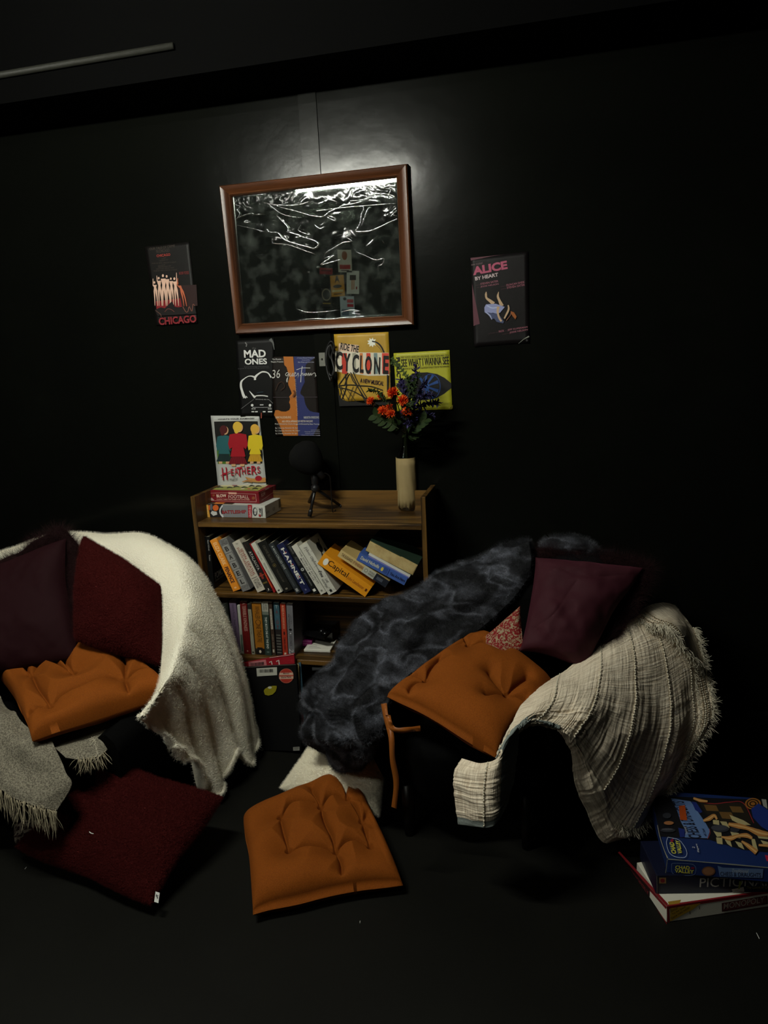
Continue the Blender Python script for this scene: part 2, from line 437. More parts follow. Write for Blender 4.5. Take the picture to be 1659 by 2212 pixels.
nt.links.new(tr.outputs[0], mx.inputs[1]); nt.links.new(gl.outputs[0], mx.inputs[2]); nt.links.new(mx.outputs[0], out.inputs[0])
nx, nz_ = 90, 66
U_, V_ = np.meshgrid(np.linspace(0, 1, nx), np.linspace(0, 1, nz_), indexing='ij')
S = (ic[0] * ((1 - U_) * (1 - V_))[..., None] + ic[1] * (U_ * (1 - V_))[..., None] + ic[2] * (U_ * V_)[..., None] + ic[3] * ((1 - U_) * V_)[..., None])
wgt = np.clip(np.minimum.reduce([U_, 1 - U_, V_, 1 - V_]) * 10, 0, 1)
S[..., 1] = -0.0095 + wgt * 0.0016 * fbm(S, 11, 3, 3)
sheet_film = sheet('plastic_film', S, 0.0002, film, mirror)
crk = (440, 320, 3.318)
ridges = [  # crease lines read on the film, (points, width)
    ([(205, 350), (235, 375), (220, 400), (262, 418), (240, 440), (258, 470), (235, 510)], 6),
    ([(425, 390), (520, 405), (620, 410), (700, 400), (762, 380)], 8), ([(275, 345), (380, 335), (450, 328)], 7),
    ([(850, 340), (870, 360), (930, 375), (955, 388), (945, 400)], 7), ([(500, 400), (560, 425), (640, 445), (700, 462), (760, 480), (830, 490), (865, 485), (900, 455), (960, 430), (1000, 408), (1080, 395), (1180, 360), (1260, 305)], 8),
    ([(655, 325), (668, 350), (680, 345)], 6), ([(520, 478), (560, 520), (600, 560), (615, 600), (700, 628), (650, 640)], 12),
    ([(450, 575), (470, 600), (530, 605), (560, 640), (600, 665), (680, 690), (740, 705), (790, 718), (822, 690), (800, 665), (740, 645), (690, 630), (640, 610), (590, 598)], 11),
    ([(340, 480), (430, 470)], 5), ([(230, 510), (260, 490), (340, 465), (360, 475)], 5),
    ([(1140, 410), (1145, 440), (1130, 470), (1125, 520), (1110, 560), (1090, 595), (1140, 598), (1200, 590), (1260, 565), (1330, 530), (1390, 505)], 12),
    ([(1385, 395), (1300, 400), (1200, 408), (1000, 425), (880, 440), (800, 450)], 4), ([(1200, 420), (1180, 430), (1160, 470), (1130, 560)], 5),
    ([(1250, 300), (1200, 340), (1130, 370), (1040, 378)], 6), ([(1300, 290), (1340, 295), (1330, 330), (1370, 345), (1325, 358), (1330, 320)], 7),
    ([(1060, 620), (1020, 635), (1060, 665), (1000, 675), (930, 715), (880, 745), (860, 780)], 5), ([(860, 790), (930, 768), (900, 790), (840, 835), (900, 820), (985, 795)], 9),
    ([(700, 545), (680, 590), (760, 620), (740, 600)], 4), ([(1080, 720), (1100, 745), (1160, 770), (1200, 790), (1240, 800), (1290, 790), (1280, 830), (1250, 845), (1250, 880)], 4),
    ([(880, 490), (940, 520), (930, 495), (890, 485)], 7), ([(790, 545), (830, 575), (870, 560)], 5), ([(490, 650), (500, 680), (600, 690), (700, 725), (805, 762)], 4),
    ([(300, 510), (330, 530), (290, 530), (310, 515)], 9), ([(660, 1150), (740, 1175), (860, 1172), (960, 1160)], 4), ([(980, 1175), (1050, 1160), (1115, 1165), (1060, 1180), (1130, 1190)], 5),
    ([(670, 1235), (780, 1222), (900, 1225), (1000, 1215), (1170, 1205)], 6), ([(830, 850), (812, 855), (818, 845)], 8), ([(1355, 955), (1350, 970)], 5), ([(745, 885), (758, 895)], 9),
    ([(1380, 450), (1340, 470), (1385, 485)], 4), ([(230, 550), (360, 578), (440, 600)], 4), ([(440, 380), (560, 470), (700, 500)], 3), ([(1000, 300), (990, 345), (1005, 360)], 3),
    ([(560, 340), (545, 372), (570, 380)], 4), ([(395, 580), (410, 605)], 4), ([(1280, 660), (1290, 680)], 5), ([(860, 900), (870, 920)], 5)]
k = MB()
for pts, wd in ridges:
    P = cr1(A(pts, float), max(8, len(pts) * 6)) if len(pts) > 2 else A(pts, float)
    W = [wy(p[0] / crk[2] + crk[0], p[1] / crk[2] + crk[1], -0.0115) for p in P]
    N = len(W); jit = 1 + 0.35 * np.sin(np.arange(N) * 2.1 + wd)
    k.tube(W, [wd * 0.00023 * jit[i] * (0.35 + 0.65 * sin(pi * (i + .5) / N)) for i in range(N)], 6, 0)
k.build('film_crease', crease, mirror, True)

# ============================================================ POSTERS
YP = -0.0035
paper_black = mat('black_paper', (8, 8, 8), 0.5, 0.2, bump=(7, 0.35, 'noise', .006))
def poster(q, label, paper, name='poster', Y=YP, holes=None, cat='poster', top=None):
    """q = paper corner pixels TL,TR,BR,BL"""
    C4 = [wy(*p, Y) for p in q]; c = sum(C4) / 4
    t = thing(name, label, cat, (c[0], 0.0, c[2]))
    nu, nv = 14, 20; U_, V_ = np.meshgrid(np.linspace(0, 1, nu), np.linspace(0, 1, nv), indexing='ij')
    S = C4[0] * ((1 - U_) * (1 - V_))[..., None] + C4[1] * (U_ * (1 - V_))[..., None] + C4[2] * (U_ * V_)[..., None] + C4[3] * ((1 - U_) * V_)[..., None]
    cr_ = np.clip(np.minimum(U_, 1 - U_) * 8, 0, 1) * np.clip(np.minimum(V_, 1 - V_) * 8, 0, 1)
    curl = 0.004 * (1 - np.clip(np.hypot(1 - U_, 1 - V_) * 7, 0, 1)) + .003 * (1 - np.clip(np.hypot(U_, 1 - V_) * 7, 0, 1))
    S[..., 1] += 0.0002 * (1 - cr_) - curl
    sheet('paper', S, 0.0003, paper, t)
    return t, Art((0, Y, 0), (0, -1, 0), lift=0.0006)
wht, red = (186, 185, 180), (168, 24, 30)
# Chicago
t, a = poster([(312, 533), (408, 522), (427, 698), (338, 703)], 'black CHICAGO poster with pale dancing figures, left of the mirror', mat('dark_poster', (14, 12, 11), .5, .2, bump=(9, .3, 'noise', .006)))
a.cr = (280, 500, 9.217); g1 = (62, 54, 47); g2 = (120, 42, 40)
a.poly([(850, 1080), (1330, 1060), (1355, 1480), (1000, 1500)], (36, 16, 15)); a.poly([(520, 1390), (1010, 1330), (1040, 1500), (540, 1560)], (118, 24, 30))
a.T('OUR TALE OF CRIME', (400, 375), (905, 310), 50, g1).T('IN CHICAGO', (535, 430), (795, 400), 60, g1).T('CHICAGO', (540, 512), (812, 483), 50, (150, 52, 44), .02)
for y, x0, x1 in ((560, 640, 730), (600, 600, 770), (650, 440, 930), (700, 570, 710), (725, 570, 830), (760, 530, 890), (800, 480, 950)): a.T('MUSIC BY AND LYRICS BY A NIGHT', (x0, y), (x1, y - 28), 26, g1)
a.T('BOB FOSSE', (990, 860), (1185, 845), 55, g2)
sk = (206, 168, 148)
def figure(a, x, top, hip, foot, wd, c, arm=None, lean=0, c2=None):
    a.ell(x - lean * .25, top, wd * .42, wd * .6, c)
    a.poly([(x - wd, top + wd * 1.3), (x + wd, top + wd * 1.2), (x + wd * .55 + lean * .3, top + (hip - top) * .6), (x + wd * .95 + lean * .5, hip), (x - wd * .8 + lean * .5, hip), (x - wd * .5 + lean * .3, top + (hip - top) * .6)], c)
    for sg, fx in ((-1, -wd * .6), (1, wd * .9)): a.stroke([(x + sg * wd * .45 + lean * .5, hip - 4), (x + fx * .8 + lean * .8, (hip + foot) / 2), (x + fx * .9 + lean, foot)], [wd * .85, wd * .5, wd * .22], c2 or c, 8)
    if arm: a.stroke([(x + wd * .8 * (1 if arm[0] > x else -1), top + wd * 1.6)] + [arm], [wd * .45, wd * .25], c)
for x, tp, w_, arm, ln in ((500, 1015, 40, (465, 940), 25), (585, 930, 42, (540, 880), 25), (668, 880, 48, None, 20), (745, 895, 44, (700, 1100), 30), (825, 940, 38, None, 20), (900, 940, 44, (932, 820), 40)):
    figure(a, x, tp, 1180, 1480, w_, sk, arm, ln)
figure(a, 985, 1030, 1200, 1490, 38, (176, 92, 62), (960, 930), 120)
a.poly([(500, 1560), (620, 1510), (700, 1530), (840, 1390), (900, 1500), (1040, 1520), (1180, 1500), (1280, 1450), (1330, 1640), (560, 1680)], (16, 12, 12))
a.stroke([(515, 1570), (620, 1650), (630, 1700)], 12, (90, 60, 50)).stroke([(1060, 1500), (1120, 1600), (1160, 1590), (1180, 1500)], 14, (120, 72, 58), 10).stroke([(1190, 1490), (1240, 1590), (1260, 1450), (1300, 1480)], 12, (120, 72, 58), 10)
a.stroke([(700, 1600), (760, 1540), (840, 1560), (890, 1600)], 10, (110, 60, 52), 10)
a.T('CHICAGO', (590, 1868), (1335, 1810), 150, (122, 34, 40), .035); a.build('printed_artwork', t)
# Alice by Heart
t, a = poster([(1016, 557), (1141, 543), (1143, 740), (1025, 749)], 'dark poster with pink ALICE lettering, right of the mirror', mat('dark_poster_b', (15, 12, 13), .5, .2, bump=(9, .35, 'noise', .006)))
a.cr = (1000, 530, 9.617); pk = (150, 74, 98); dp = (92, 52, 62)
a.poly([(158, 262), (850, 190), (600, 225), (165, 315)], dp).poly([(190, 800), (350, 1630), (220, 1670)], dp).poly([(232, 1990), (298, 2105), (240, 2105)], (70, 52, 54))
a.T('new musical', (175, 425), (410, 385), 45, (120, 100, 104), 0, .2).T('ALICE', (215, 625), (930, 490), 175, (172, 82, 108), .045).T('BY HEART', (258, 732), (735, 642), 75, (196, 178, 180), .03)
for s_, p, q, h_ in (('STEVEN SATER', (365, 825), (735, 760), 40), ('JESSIE NELSON', (365, 885), (742, 825), 40), ('DUNCAN SHEIK', (905, 850), (1285, 780), 42), ('STEVEN SATER', (915, 905), (1288, 838), 42), ('RICK', (750, 1812), (860, 1790), 40), ('JEFF KUPERMAN', (930, 1785), (1345, 1720), 44), ('JESSIE NELSON', (970, 1840), (1350, 1775), 44)): a.T(s_, p, q, h_, (150, 92, 106), .012)
for p, q in (((258, 840), (355, 825)), ((290, 893), (345, 883)), ((785, 868), (893, 850)), ((795, 922), (905, 905)), ((525, 1848), (740, 1812)), ((820, 1858), (955, 1836)), ((875, 1790), (915, 1784))): a.T('written by', p, q, 18, dp)
skn = (190, 160, 128)
a.stroke([(485, 965), (478, 1020), (490, 1095), (560, 1150), (640, 1215)], [14, 44, 40, 60, 80], skn, 14).stroke([(742, 965), (725, 1060), (760, 1150), (810, 1260)], [12, 46, 52, 80], skn, 14)
a.poly([(445, 1290), (480, 1225), (560, 1220), (680, 1212), (760, 1240), (870, 1280), (770, 1400), (700, 1420), (620, 1400), (500, 1420), (450, 1390)], (142, 148, 190))
a.poly([(450, 1380), (620, 1410), (740, 1430), (850, 1580), (840, 1620), (700, 1590), (650, 1520), (590, 1540), (540, 1450)], (70, 78, 110))
a.stroke([(470, 1380), (560, 1460), (600, 1540)], [20, 30, 14], (160, 166, 200), 10).stroke([(500, 1250), (600, 1300), (720, 1290)], 26, (176, 184, 214), 10)
a.poly([(860, 1290), (960, 1390), (870, 1560), (780, 1480)], (14, 12, 13)).stroke([(735, 1270), (722, 1380), (750, 1500), (800, 1580)], [60, 42, 38, 40], skn, 12).stroke([(940, 1240), (950, 1330), (900, 1440), (860, 1520)], [24, 40, 36, 30], skn, 12)
a.poly([(990, 1365), (1060, 1390), (1115, 1480), (1090, 1540), (1040, 1480), (1000, 1420)], (150, 84, 38)).stroke([(900, 1560), (980, 1460), (1000, 1400)], 16, (120, 78, 60), 8)
a.stroke([(1155, 2040), (1260, 1950), (1375, 1890)], [6, 14, 30], (120, 122, 112)); a.build('printed_artwork', t)
# The Mad Ones
t, a = poster([(508, 736), (592, 730), (590, 900), (520, 900)], 'black poster reading the MAD ONES, under the left corner of the mirror', paper_black)
a.cr = (490, 710, 7.213); wb = (205, 205, 202)
a.T('the', (395, 318), (455, 318), 30, (90, 90, 88)).T('MAD', (270, 452), (610, 445), 118, wb, .03).T('ONES', (282, 562), (628, 553), 92, wb, .03)
a.T('Book by Kait Kerrigan, Brian Lowdermilk', (275, 608), (655, 598), 20, (84, 84, 84)).T('Originally by way joe and Zoey named a Stor...', (172, 635), (680, 618), 18, (84, 84, 84))
a.stroke([(285, 215), (310, 245), (300, 280)], 16, (110, 110, 108)).stroke([(675, 160), (720, 220), (740, 330)], [50, 22, 8], (86, 88, 86))
a.stroke([(440, 800), (430, 755), (350, 738), (270, 780), (225, 830), (220, 900), (240, 980), (265, 1050), (300, 1080)], [34, 26, 12, 14, 30, 34, 36, 44, 20], wb, 30)
a.stroke([(435, 790), (450, 745), (500, 700), (560, 672), (640, 690), (690, 760)], [30, 34, 22, 22, 18, 22], wb, 24)
for q in ((265, 1060, 255, 1085), (285, 1060, 295, 1085), (300, 1050, 320, 1075)): a.stroke([(q[0], q[1]), (q[2], q[3])], 9, wb)
a.stroke([(350, 970), (400, 1030), (440, 1075)], [6, 22, 34], wb).stroke([(430, 1060), (470, 1045), (560, 1042), (640, 1055)], 16, wb, 10)
a.T('Somebody else in', (445, 1112), (650, 1118), 24, (150, 150, 148)).ell(395, 1193, 20, 20, wb).ell(672, 1193, 20, 20, wb).stroke([(515, 1187), (570, 1187)], 18, (170, 170, 170)).stroke([(400, 1226), (690, 1226)], 7, (150, 150, 150))
for x in (385, 420, 640, 670): a.rect(x, 1240, x + 28, 1258, (140, 140, 138))
for x in (385, 440, 560, 640, 665): a.rect(x, 1285, x + 42, 1302, wb)
a.stroke([(220, 1250), (420, 1100)], 5, (110, 110, 110)).stroke([(650, 1100), (718, 1165)], 6, (120, 120, 120)).rect(528, 1310, 545, 1395, (130, 62, 48)).stroke([(465, 1000), (520, 990), (570, 985)], 5, (60, 90, 105))
a.build('printed_artwork', t)
# 36 questions
t, a = poster([(583, 771), (681, 769), (692, 942), (596, 941)], 'poster of two facing silhouettes in orange and blue reading 36 questions', mat('dark_poster_c', (20, 14, 11), .5, .2, bump=(12, .3, 'noise', .006)))
a.cr = (490, 710, 7.213); og, bl = (164, 96, 34), (38, 44, 92)
a.poly([(882, 434), (1032, 434), (1050, 650), (1070, 900), (1095, 1250), (1110, 1668), (880, 1668), (845, 1560), (790, 1440), (735, 1345), (755, 1270), (800, 1268), (850, 1290), (920, 1292), (970, 1270), (990, 1230), (985, 1180), (970, 1150), (985, 1100), (972, 1060), (1012, 1010), (1000, 970), (960, 880), (955, 830), (975, 760), (955, 690), (930, 600), (895, 565)], og)
a.poly([(1040, 434), (1375, 440), (1330, 480), (1230, 560), (1225, 680), (1205, 760), (1215, 830), (1170, 920), (1145, 990), (1150, 1020), (1200, 1060), (1210, 1120), (1225, 1180), (1250, 1230), (1290, 1280), (1350, 1300), (1440, 1310), (1445, 1480), (1400, 1560), (1345, 1668), (1112, 1668), (1095, 1250), (1070, 900)], bl)
a.T('36', (705, 775), (835, 765), 130, wht, -.005, .25)
qs = lambda pts, wd=9: a.stroke(pts, wd, wht, len(pts) * 6)
qs([(965, 690), (935, 685), (915, 715), (935, 735), (965, 700), (945, 780), (940, 835), (930, 800), (950, 750)], 8); qs([(985, 690), (980, 735), (1005, 735), (1025, 690), (1020, 738), (1045, 730)], 8)
qs([(1045, 715), (1075, 695), (1065, 680), (1045, 700), (1050, 735), (1085, 730), (1110, 690), (1115, 730), (1095, 780), (1110, 740)], 8); qs([(1175, 585), (1160, 700), (1150, 835)], 10); qs([(1085, 640), (1180, 612), (1300, 612)], 8)
qs([(1140, 735), (1185, 690), (1185, 730), (1215, 700), (1225, 725), (1250, 700), (1225, 700), (1215, 730), (1260, 715)], 8); qs([(1265, 735), (1275, 690), (1290, 730), (1310, 690), (1315, 725), (1340, 700), (1370, 690), (1380, 730), (1355, 790), (1375, 750), (1395, 730)], 8)
for s_, p, q, h_, c_ in (('The Phoenix', (708, 488), (848, 485), 22, wht), ('Theatre Presents', (685, 528), (880, 525), 22, wht), ('A Podcast Musical Written and', (1092, 466), (1370, 462), 20, (150, 152, 170)), ('Composed by', (1168, 500), (1292, 498), 20, (150, 152, 170)), ('Ellen Winter and Chris Littler', (1110, 532), (1362, 530), 20, (150, 152, 170)),
        ('SAM FALKENBURG', (760, 1400), (1000, 1398), 36, (214, 190, 160)), ('NIKKITA PARSONS', (1200, 1402), (1436, 1400), 36, wht), ('AND A SPECIAL APPEARANCE BY WESTON VANCLEAVE', (860, 1460), (1338, 1456), 30, (206, 196, 180)), ('Music Directed by Charlie Brugger & Directed by Beau Tenning', (750, 1500), (1442, 1502), 26, wht),
        ('Ep. 1: Saturday, November 4th, 2pm', (757, 1562), (1105, 1560), 24, wht), ('Ep. 2: Saturday, November 4th, 7:30pm', (757, 1605), (1138, 1603), 24, wht), ('Ep. 3: Sunday, November 5th, 2pm', (760, 1648), (1098, 1646), 24, wht),
        ('Licensed by arrangement', (1310, 1588), (1447, 1586), 14, (160, 160, 175)), ('Two-Up Productions', (1210, 1614), (1453, 1612), 16, (160, 160, 175)), ('Industry performances', (1225, 1640), (1455, 1640), 16, (160, 160, 175)), ('independent, licensed, friendly', (1160, 1668), (1456, 1672), 16, (160, 160, 175))): a.T(s_, p, q, h_, c_, .008)
for i in range(22): a.stroke([(1062 + i * 1.5 - (10 if i % 3 == 0 else 0), 800 + i * 26), (1078 + i * 1.5, 800 + i * 26)], 5, (196, 176, 150))
a.stroke([(715, 1070), (1410, 1066)], 3, (90, 80, 90)); a.stroke([(760, 960), (800, 860), (860, 830), (900, 900), (840, 960)], 8, (60, 36, 22), 20); a.stroke([(1040, 960), (1060, 1000), (1030, 1060)], 26, (96, 52, 24), 8)
a.build('printed_artwork', t)
# Ride the Cyclone
t, a = poster([(721, 722), (839, 717), (846, 862), (733, 868)], 'yellow poster with tall black letters reading RIDE THE CYCLONE', mat('yellow_paper', (178, 142, 44), .5, .35, var=((156, 120, 30), 14, .3, .7), bump=(10, .4, 'noise', .006)))
a.cr = (680, 700, 5.184); bk = (16, 14, 12)
def star(a, x, y, r1, r2, n, c): a.poly([(x + (r1 if i % 2 else r2) * cos(pi * i / n), y + (r1 if i % 2 else r2) * sin(pi * i / n)) for i in range(2 * n)], c)
star(a, 640, 205, 34, 56, 9, (220, 220, 208))
a.stroke([(640, 192), (700, 210), (745, 255), (775, 320)], [14, 16, 18, 20], bk, 14).stroke([(690, 235), (730, 275), (755, 318)], 4, bk, 8)
a.poly([(270, 215), (490, 235), (490, 325), (262, 300)], (206, 176, 150)).poly([(228, 300), (500, 318), (830, 322), (835, 575), (600, 580), (228, 530)], (204, 196, 176))
for x, c_, w_ in ((330, (176, 52, 36), 60), (440, (150, 148, 130), 40), (520, (196, 120, 60), 34), (600, (190, 60, 40), 46), (680, (110, 130, 128), 40), (790, (196, 64, 48), 76)): a.poly([(x - w_ / 2, 325), (x + w_ / 2, 325), (x + w_ / 2 + 4, 560), (x - w_ / 2 + 4, 555)], c_)
a.T('RIDE THE', (282, 283), (485, 322), 76, bk, .02, 0).T('A NEW MUSICAL', (505, 655), (768, 692), 50, (50, 30, 30), .02)
for ch, x0, x1, yb, h_ in (('C', 232, 312, 512, 205), ('Y', 318, 398, 528, 200), ('C', 418, 492, 545, 208), ('L', 502, 545, 545, 195), ('O', 560, 636, 560, 205), ('N', 660, 730, 560, 190), ('E', 762, 822, 558, 205)): a.T(ch, (x0, yb), (x1, yb + 3), h_, bk, .03)
for p in ([(262, 690), (320, 610), (370, 545)], [(330, 690), (385, 560), (430, 640), (470, 690), (590, 880)], [(400, 540), (440, 620), (540, 820), (575, 885)], [(430, 540), (480, 650), (600, 860)], [(262, 690), (400, 680), (520, 690), (640, 700), (760, 740)], [(262, 705), (400, 740), (520, 800), (600, 850)], [(262, 720), (270, 790)], [(300, 700), (280, 840)], [(340, 560), (350, 700), (300, 850)], [(430, 700), (370, 850)], [(290, 700), (380, 850)], [(350, 720), (470, 880)], [(470, 700), (400, 870)], [(270, 690), (330, 860)]): a.stroke(p, 10 if len(p) > 2 else 6, bk, 16)
a.stroke([(815, 570), (815, 760)], 16, bk).stroke([(845, 540), (850, 720)], 8, bk)
a.poly([(258, 760), (300, 845), (380, 870), (470, 868), (540, 885), (620, 880), (840, 870), (842, 905), (275, 920)], bk)
a.build('printed_artwork', t)
# See What I Wanna See
t, a = poster([(850, 763), (971, 756), (977, 884), (858, 888)], 'lime yellow square poster with a blue-irised eye, behind the flowers', mat('lime_paper', (164, 162, 40), .5, .35, bump=(8, .25, 'noise', .005)))
ey = [(905, 690), (960, 640), (1060, 580), (1160, 545), (1260, 540), (1370, 560), (1450, 600), (1530, 665), (1530, 715), (1450, 780), (1370, 825), (1260, 850), (1150, 850), (1050, 820), (960, 760)]
a.cr = (680, 700, 5.184); a.poly(ey, (18, 18, 20)); a.ell(1300, 700, 110, 145, (34, 60, 110)); a.ell(1298, 700, 102, 136, (18, 18, 20))
for k_ in range(8):
    an = 2 * pi * k_ / 8 + .35; a.poly([(1245 + 20 * cos(an - .3), 700 + 20 * sin(an - .3)), (1290 + 100 * cos(an - .12), 700 + 138 * sin(an - .12)), (1290 + 100 * cos(an + .16), 700 + 138 * sin(an + .16)), (1245 + 20 * cos(an + .3), 700 + 20 * sin(an + .3))], (40, 72, 132))
a.ell(1245, 705, 38, 50, (40, 72, 132)); a.stroke([(1150, 560), (1190, 620), (1230, 690)], 24, (40, 72, 132))
a.T('SEE WHAT I WANNA SEE', (968, 480), (1500, 450), 85, (22, 20, 18), .006).T('PUBLIC', (906, 374), (916, 590), 46, (22, 20, 18), .04)
a.T('MARC KUDISCH  AARON LOHR  IDINA MENZEL  HENRY STRAM & MARY TESTA', (962, 385), (1498, 362), 24, (70, 66, 22)).T('A MUSICAL BY MICHAEL JOHN LaCHIUSA CONDUCTED BY TED SPERLING', (970, 520), (1502, 488), 24, (70, 66, 22))
a.stroke([(962, 396), (1500, 374)], 2, (60, 56, 20)).stroke([(970, 494), (1502, 466)], 2, (60, 56, 20)); a.poly([(1490, 958), (1545, 905), (1545, 945)], (110, 100, 30)); a.build('printed_artwork', t)
# Heathers
t, a = poster([(455, 898), (560, 898), (577, 1060), (472, 1060)], 'white poster with three figures in green, red and yellow, standing behind the stacked games', mat('white_paper', (170, 171, 167), .5, .35, bump=(8, .2, 'noise', .005)))
a.cr = (400, 880, 6.9125); a.poly([(430, 212), (760, 205), (1082, 208), (1110, 420), (1160, 700), (1152, 838), (900, 842), (488, 845), (470, 600), (445, 400)], (18, 18, 16))
a.poly([(470, 640), (640, 600), (700, 845), (490, 845)], (70, 104, 34)).poly([(690, 600), (750, 600), (760, 700), (700, 700)], (70, 104, 34)); a.T("WHAT'S YOUR DAMAGE?", (485, 190), (1032, 176), 22, (40, 40, 40), .02)
def back_figure(x0, x1, ys, yw, coat, skirt, hair, skin, hy, hr, yb):
    """plain stand-in: a coat, a pleated skirt and a head of hair"""
    m_ = (x0 + x1) / 2; w_ = x1 - x0
    for sx in (.28, .72): a.stroke([(x0 + w_ * sx, yb - 60), (x0 + w_ * sx, yb)], w_ * .22, skin)
    a.poly([(x0 + .22 * w_, yw - 20), (x1 - .22 * w_, yw - 20), (x1 - .02 * w_, yb - 34), (x0 + .02 * w_, yb - 34)], skirt)
    for q in range(7): a.stroke([(m_ + (q - 3) * w_ * .085, yw), (m_ + (q - 3) * w_ * .13, yb - 36)], 4, tuple(int(v * .55) for v in skirt))
    a.poly([(x0 + .08 * w_, ys + 10), (m_, ys - 14), (x1 - .08 * w_, ys + 10), (x1, ys + 160), (x1 - .1 * w_, ys + 230), (x1 - .22 * w_, ys + 200), (x1 - .12 * w_, yw), (x0 + .12 * w_, yw), (x0 + .22 * w_, ys + 200), (x0 + .08 * w_, ys + 230), (x0, ys + 150)], coat)
    a.ell(m_ + 14, hy, hr, hr * 1.2, skin); a.ell(m_ - 8, hy - 12, hr * 1.12, hr * 1.22, hair); a.ell(m_ - 22, hy + 30, hr * .6, hr, hair)
back_figure(462, 700, 425, 695, (38, 88, 92), (26, 44, 44), (70, 22, 24), (190, 150, 110), 345, 52, 842)
back_figure(930, 1160, 415, 700, (206, 182, 36), (196, 150, 40), (206, 160, 62), (190, 150, 110), 330, 56, 842)
back_figure(640, 935, 395, 735, (150, 22, 34), (110, 20, 30), (206, 170, 60), (190, 150, 110), 300, 62, 880)
rd = (158, 26, 44)
for ch, x0, x1, yb, h_ in (('H', 562, 650, 1090, 190), ('E', 688, 740, 1022, 100), ('A', 740, 795, 1010, 108), ('T', 790, 870, 1035, 140), ('H', 850, 915, 1005, 105), ('E', 925, 985, 1000, 110), ('R', 990, 1070, 1005, 130), ('S', 1080, 1130, 985, 100)): a.T(ch, (x0, yb), (x1, yb - 8), h_, rd, .012, .18)
a.T('The', (705, 1052), (745, 1046), 22, (40, 40, 40)).T('Musical', (665, 1098), (785, 1080), 34, (40, 40, 40), 0, .3)
a.stroke([(1200, 1080), (1080, 1090), (980, 1080), (900, 1042)], [70, 60, 46, 12], (178, 128, 70), 14).stroke([(850, 1112), (930, 1095), (1000, 1110)], [10, 26, 30], (160, 110, 64), 10); a.ell(1095, 1060, 52, 40, (150, 26, 40)); a.stroke([(530, 1020), (680, 955)], 12, rd)
a.build('printed_artwork', t)

# posters on the far wall behind the viewer, seen only in the mirror
YW = 7.0
def far_poster(q, label, paper, art, Yv=YW - 0.006):
    P = [wy(440 + x / 3.318, 320 + y / 3.318, Yv) for x, y in q]; c = sum(P) / 4
    t = thing('poster', label, 'poster', (c[0], -YW, c[2]), 'posters on the wall behind the viewer')
    P = [A([p[0], -p[1], p[2]]) for p in P]; u = P[1] - P[0]; v = P[3] - P[0]; k = MB(); k.obox(P[3], u, (0, -.003, 0), -v); k.build('paper', paper, t)
    b = MB(); ms = []
    for n_, (c_, poly) in enumerate(art):
        b.add([P[0] + u * x + v * y + A([0, .0006 * (n_ + 1), 0]) for x, y in poly], [tuple(range(len(poly)))], n_); ms.append(mat('far_ink_%d_%d_%d' % c_, c_, .6, .2))
    if b.V: b.build('printed_artwork', ms, t)
R_ = lambda x0, y0, x1, y1: [(x0, y0), (x1, y0), (x1, y1), (x0, y1)]
E_ = lambda x, y, rx, ry: [(x + rx * cos(i * pi / 9), y + ry * sin(i * pi / 9)) for i in range(18)]
far_poster([(960, 730), (1058, 730), (1066, 890), (968, 890)], 'pale poster with red lettering, highest on the wall seen in the mirror', col((206, 200, 186)), [((150, 90, 60), E_(.5, .25, .2, .2)), ((170, 40, 40), R_(.1, .66, .9, .86)), ((80, 60, 60), R_(.2, .9, .8, .94))])
far_poster([(907, 915), (1005, 908), (1013, 1060), (917, 1067)], 'orange yellow poster with a dark figure seen in the mirror', col((214, 150, 44)), [((30, 26, 22), [(.45, .02), (.55, .02), (.68, .4), (.55, .25), (.45, .25), (.3, .4)]), ((40, 34, 26), E_(.5, .52, .32, .08)), ((230, 210, 150), R_(.1, .68, .9, .78)), ((40, 34, 26), R_(.2, .86, .8, .9))])
far_poster([(1027, 880), (1116, 880), (1122, 1045), (1026, 1045)], 'white poster with a standing figure seen in the mirror', col((214, 214, 206)), [((60, 50, 46), R_(.25, .18, .75, .4)), ((200, 150, 120), R_(.38, .4, .5, .82)), ((200, 150, 120), R_(.54, .4, .64, .8)), ((150, 40, 40), R_(.75, .68, .86, .8))])
far_poster([(977, 1062), (1078, 1062), (1078, 1215), (985, 1215)], 'pale blue poster with red letters, lowest on the wall seen in the mirror', col((190, 204, 214)), [((190, 30, 50), R_(.5, .14, .95, .3)), ((190, 30, 50), R_(.5, .36, .95, .5)), ((30, 30, 36), E_(.35, .12, .12, .07)), ((90, 110, 130), R_(.1, .6, .6, .9))])
far_poster([(833, 858), (925, 862), (925, 905), (833, 903)], 'small red notice beside the posters seen in the mirror', col((150, 30, 42)), [((80, 14, 22), R_(.1, .3, .9, .5))])
far_poster([(845, 1005), (915, 1005), (915, 1135), (850, 1135)], 'dark poster with a pale round picture seen in the mirror', col((30, 28, 26)), [((150, 140, 120), E_(.5, .35, .48, .34)), ((60, 60, 60), E_(.5, .35, .38, .27)), ((170, 140, 60), R_(.1, .8, .9, .86))])

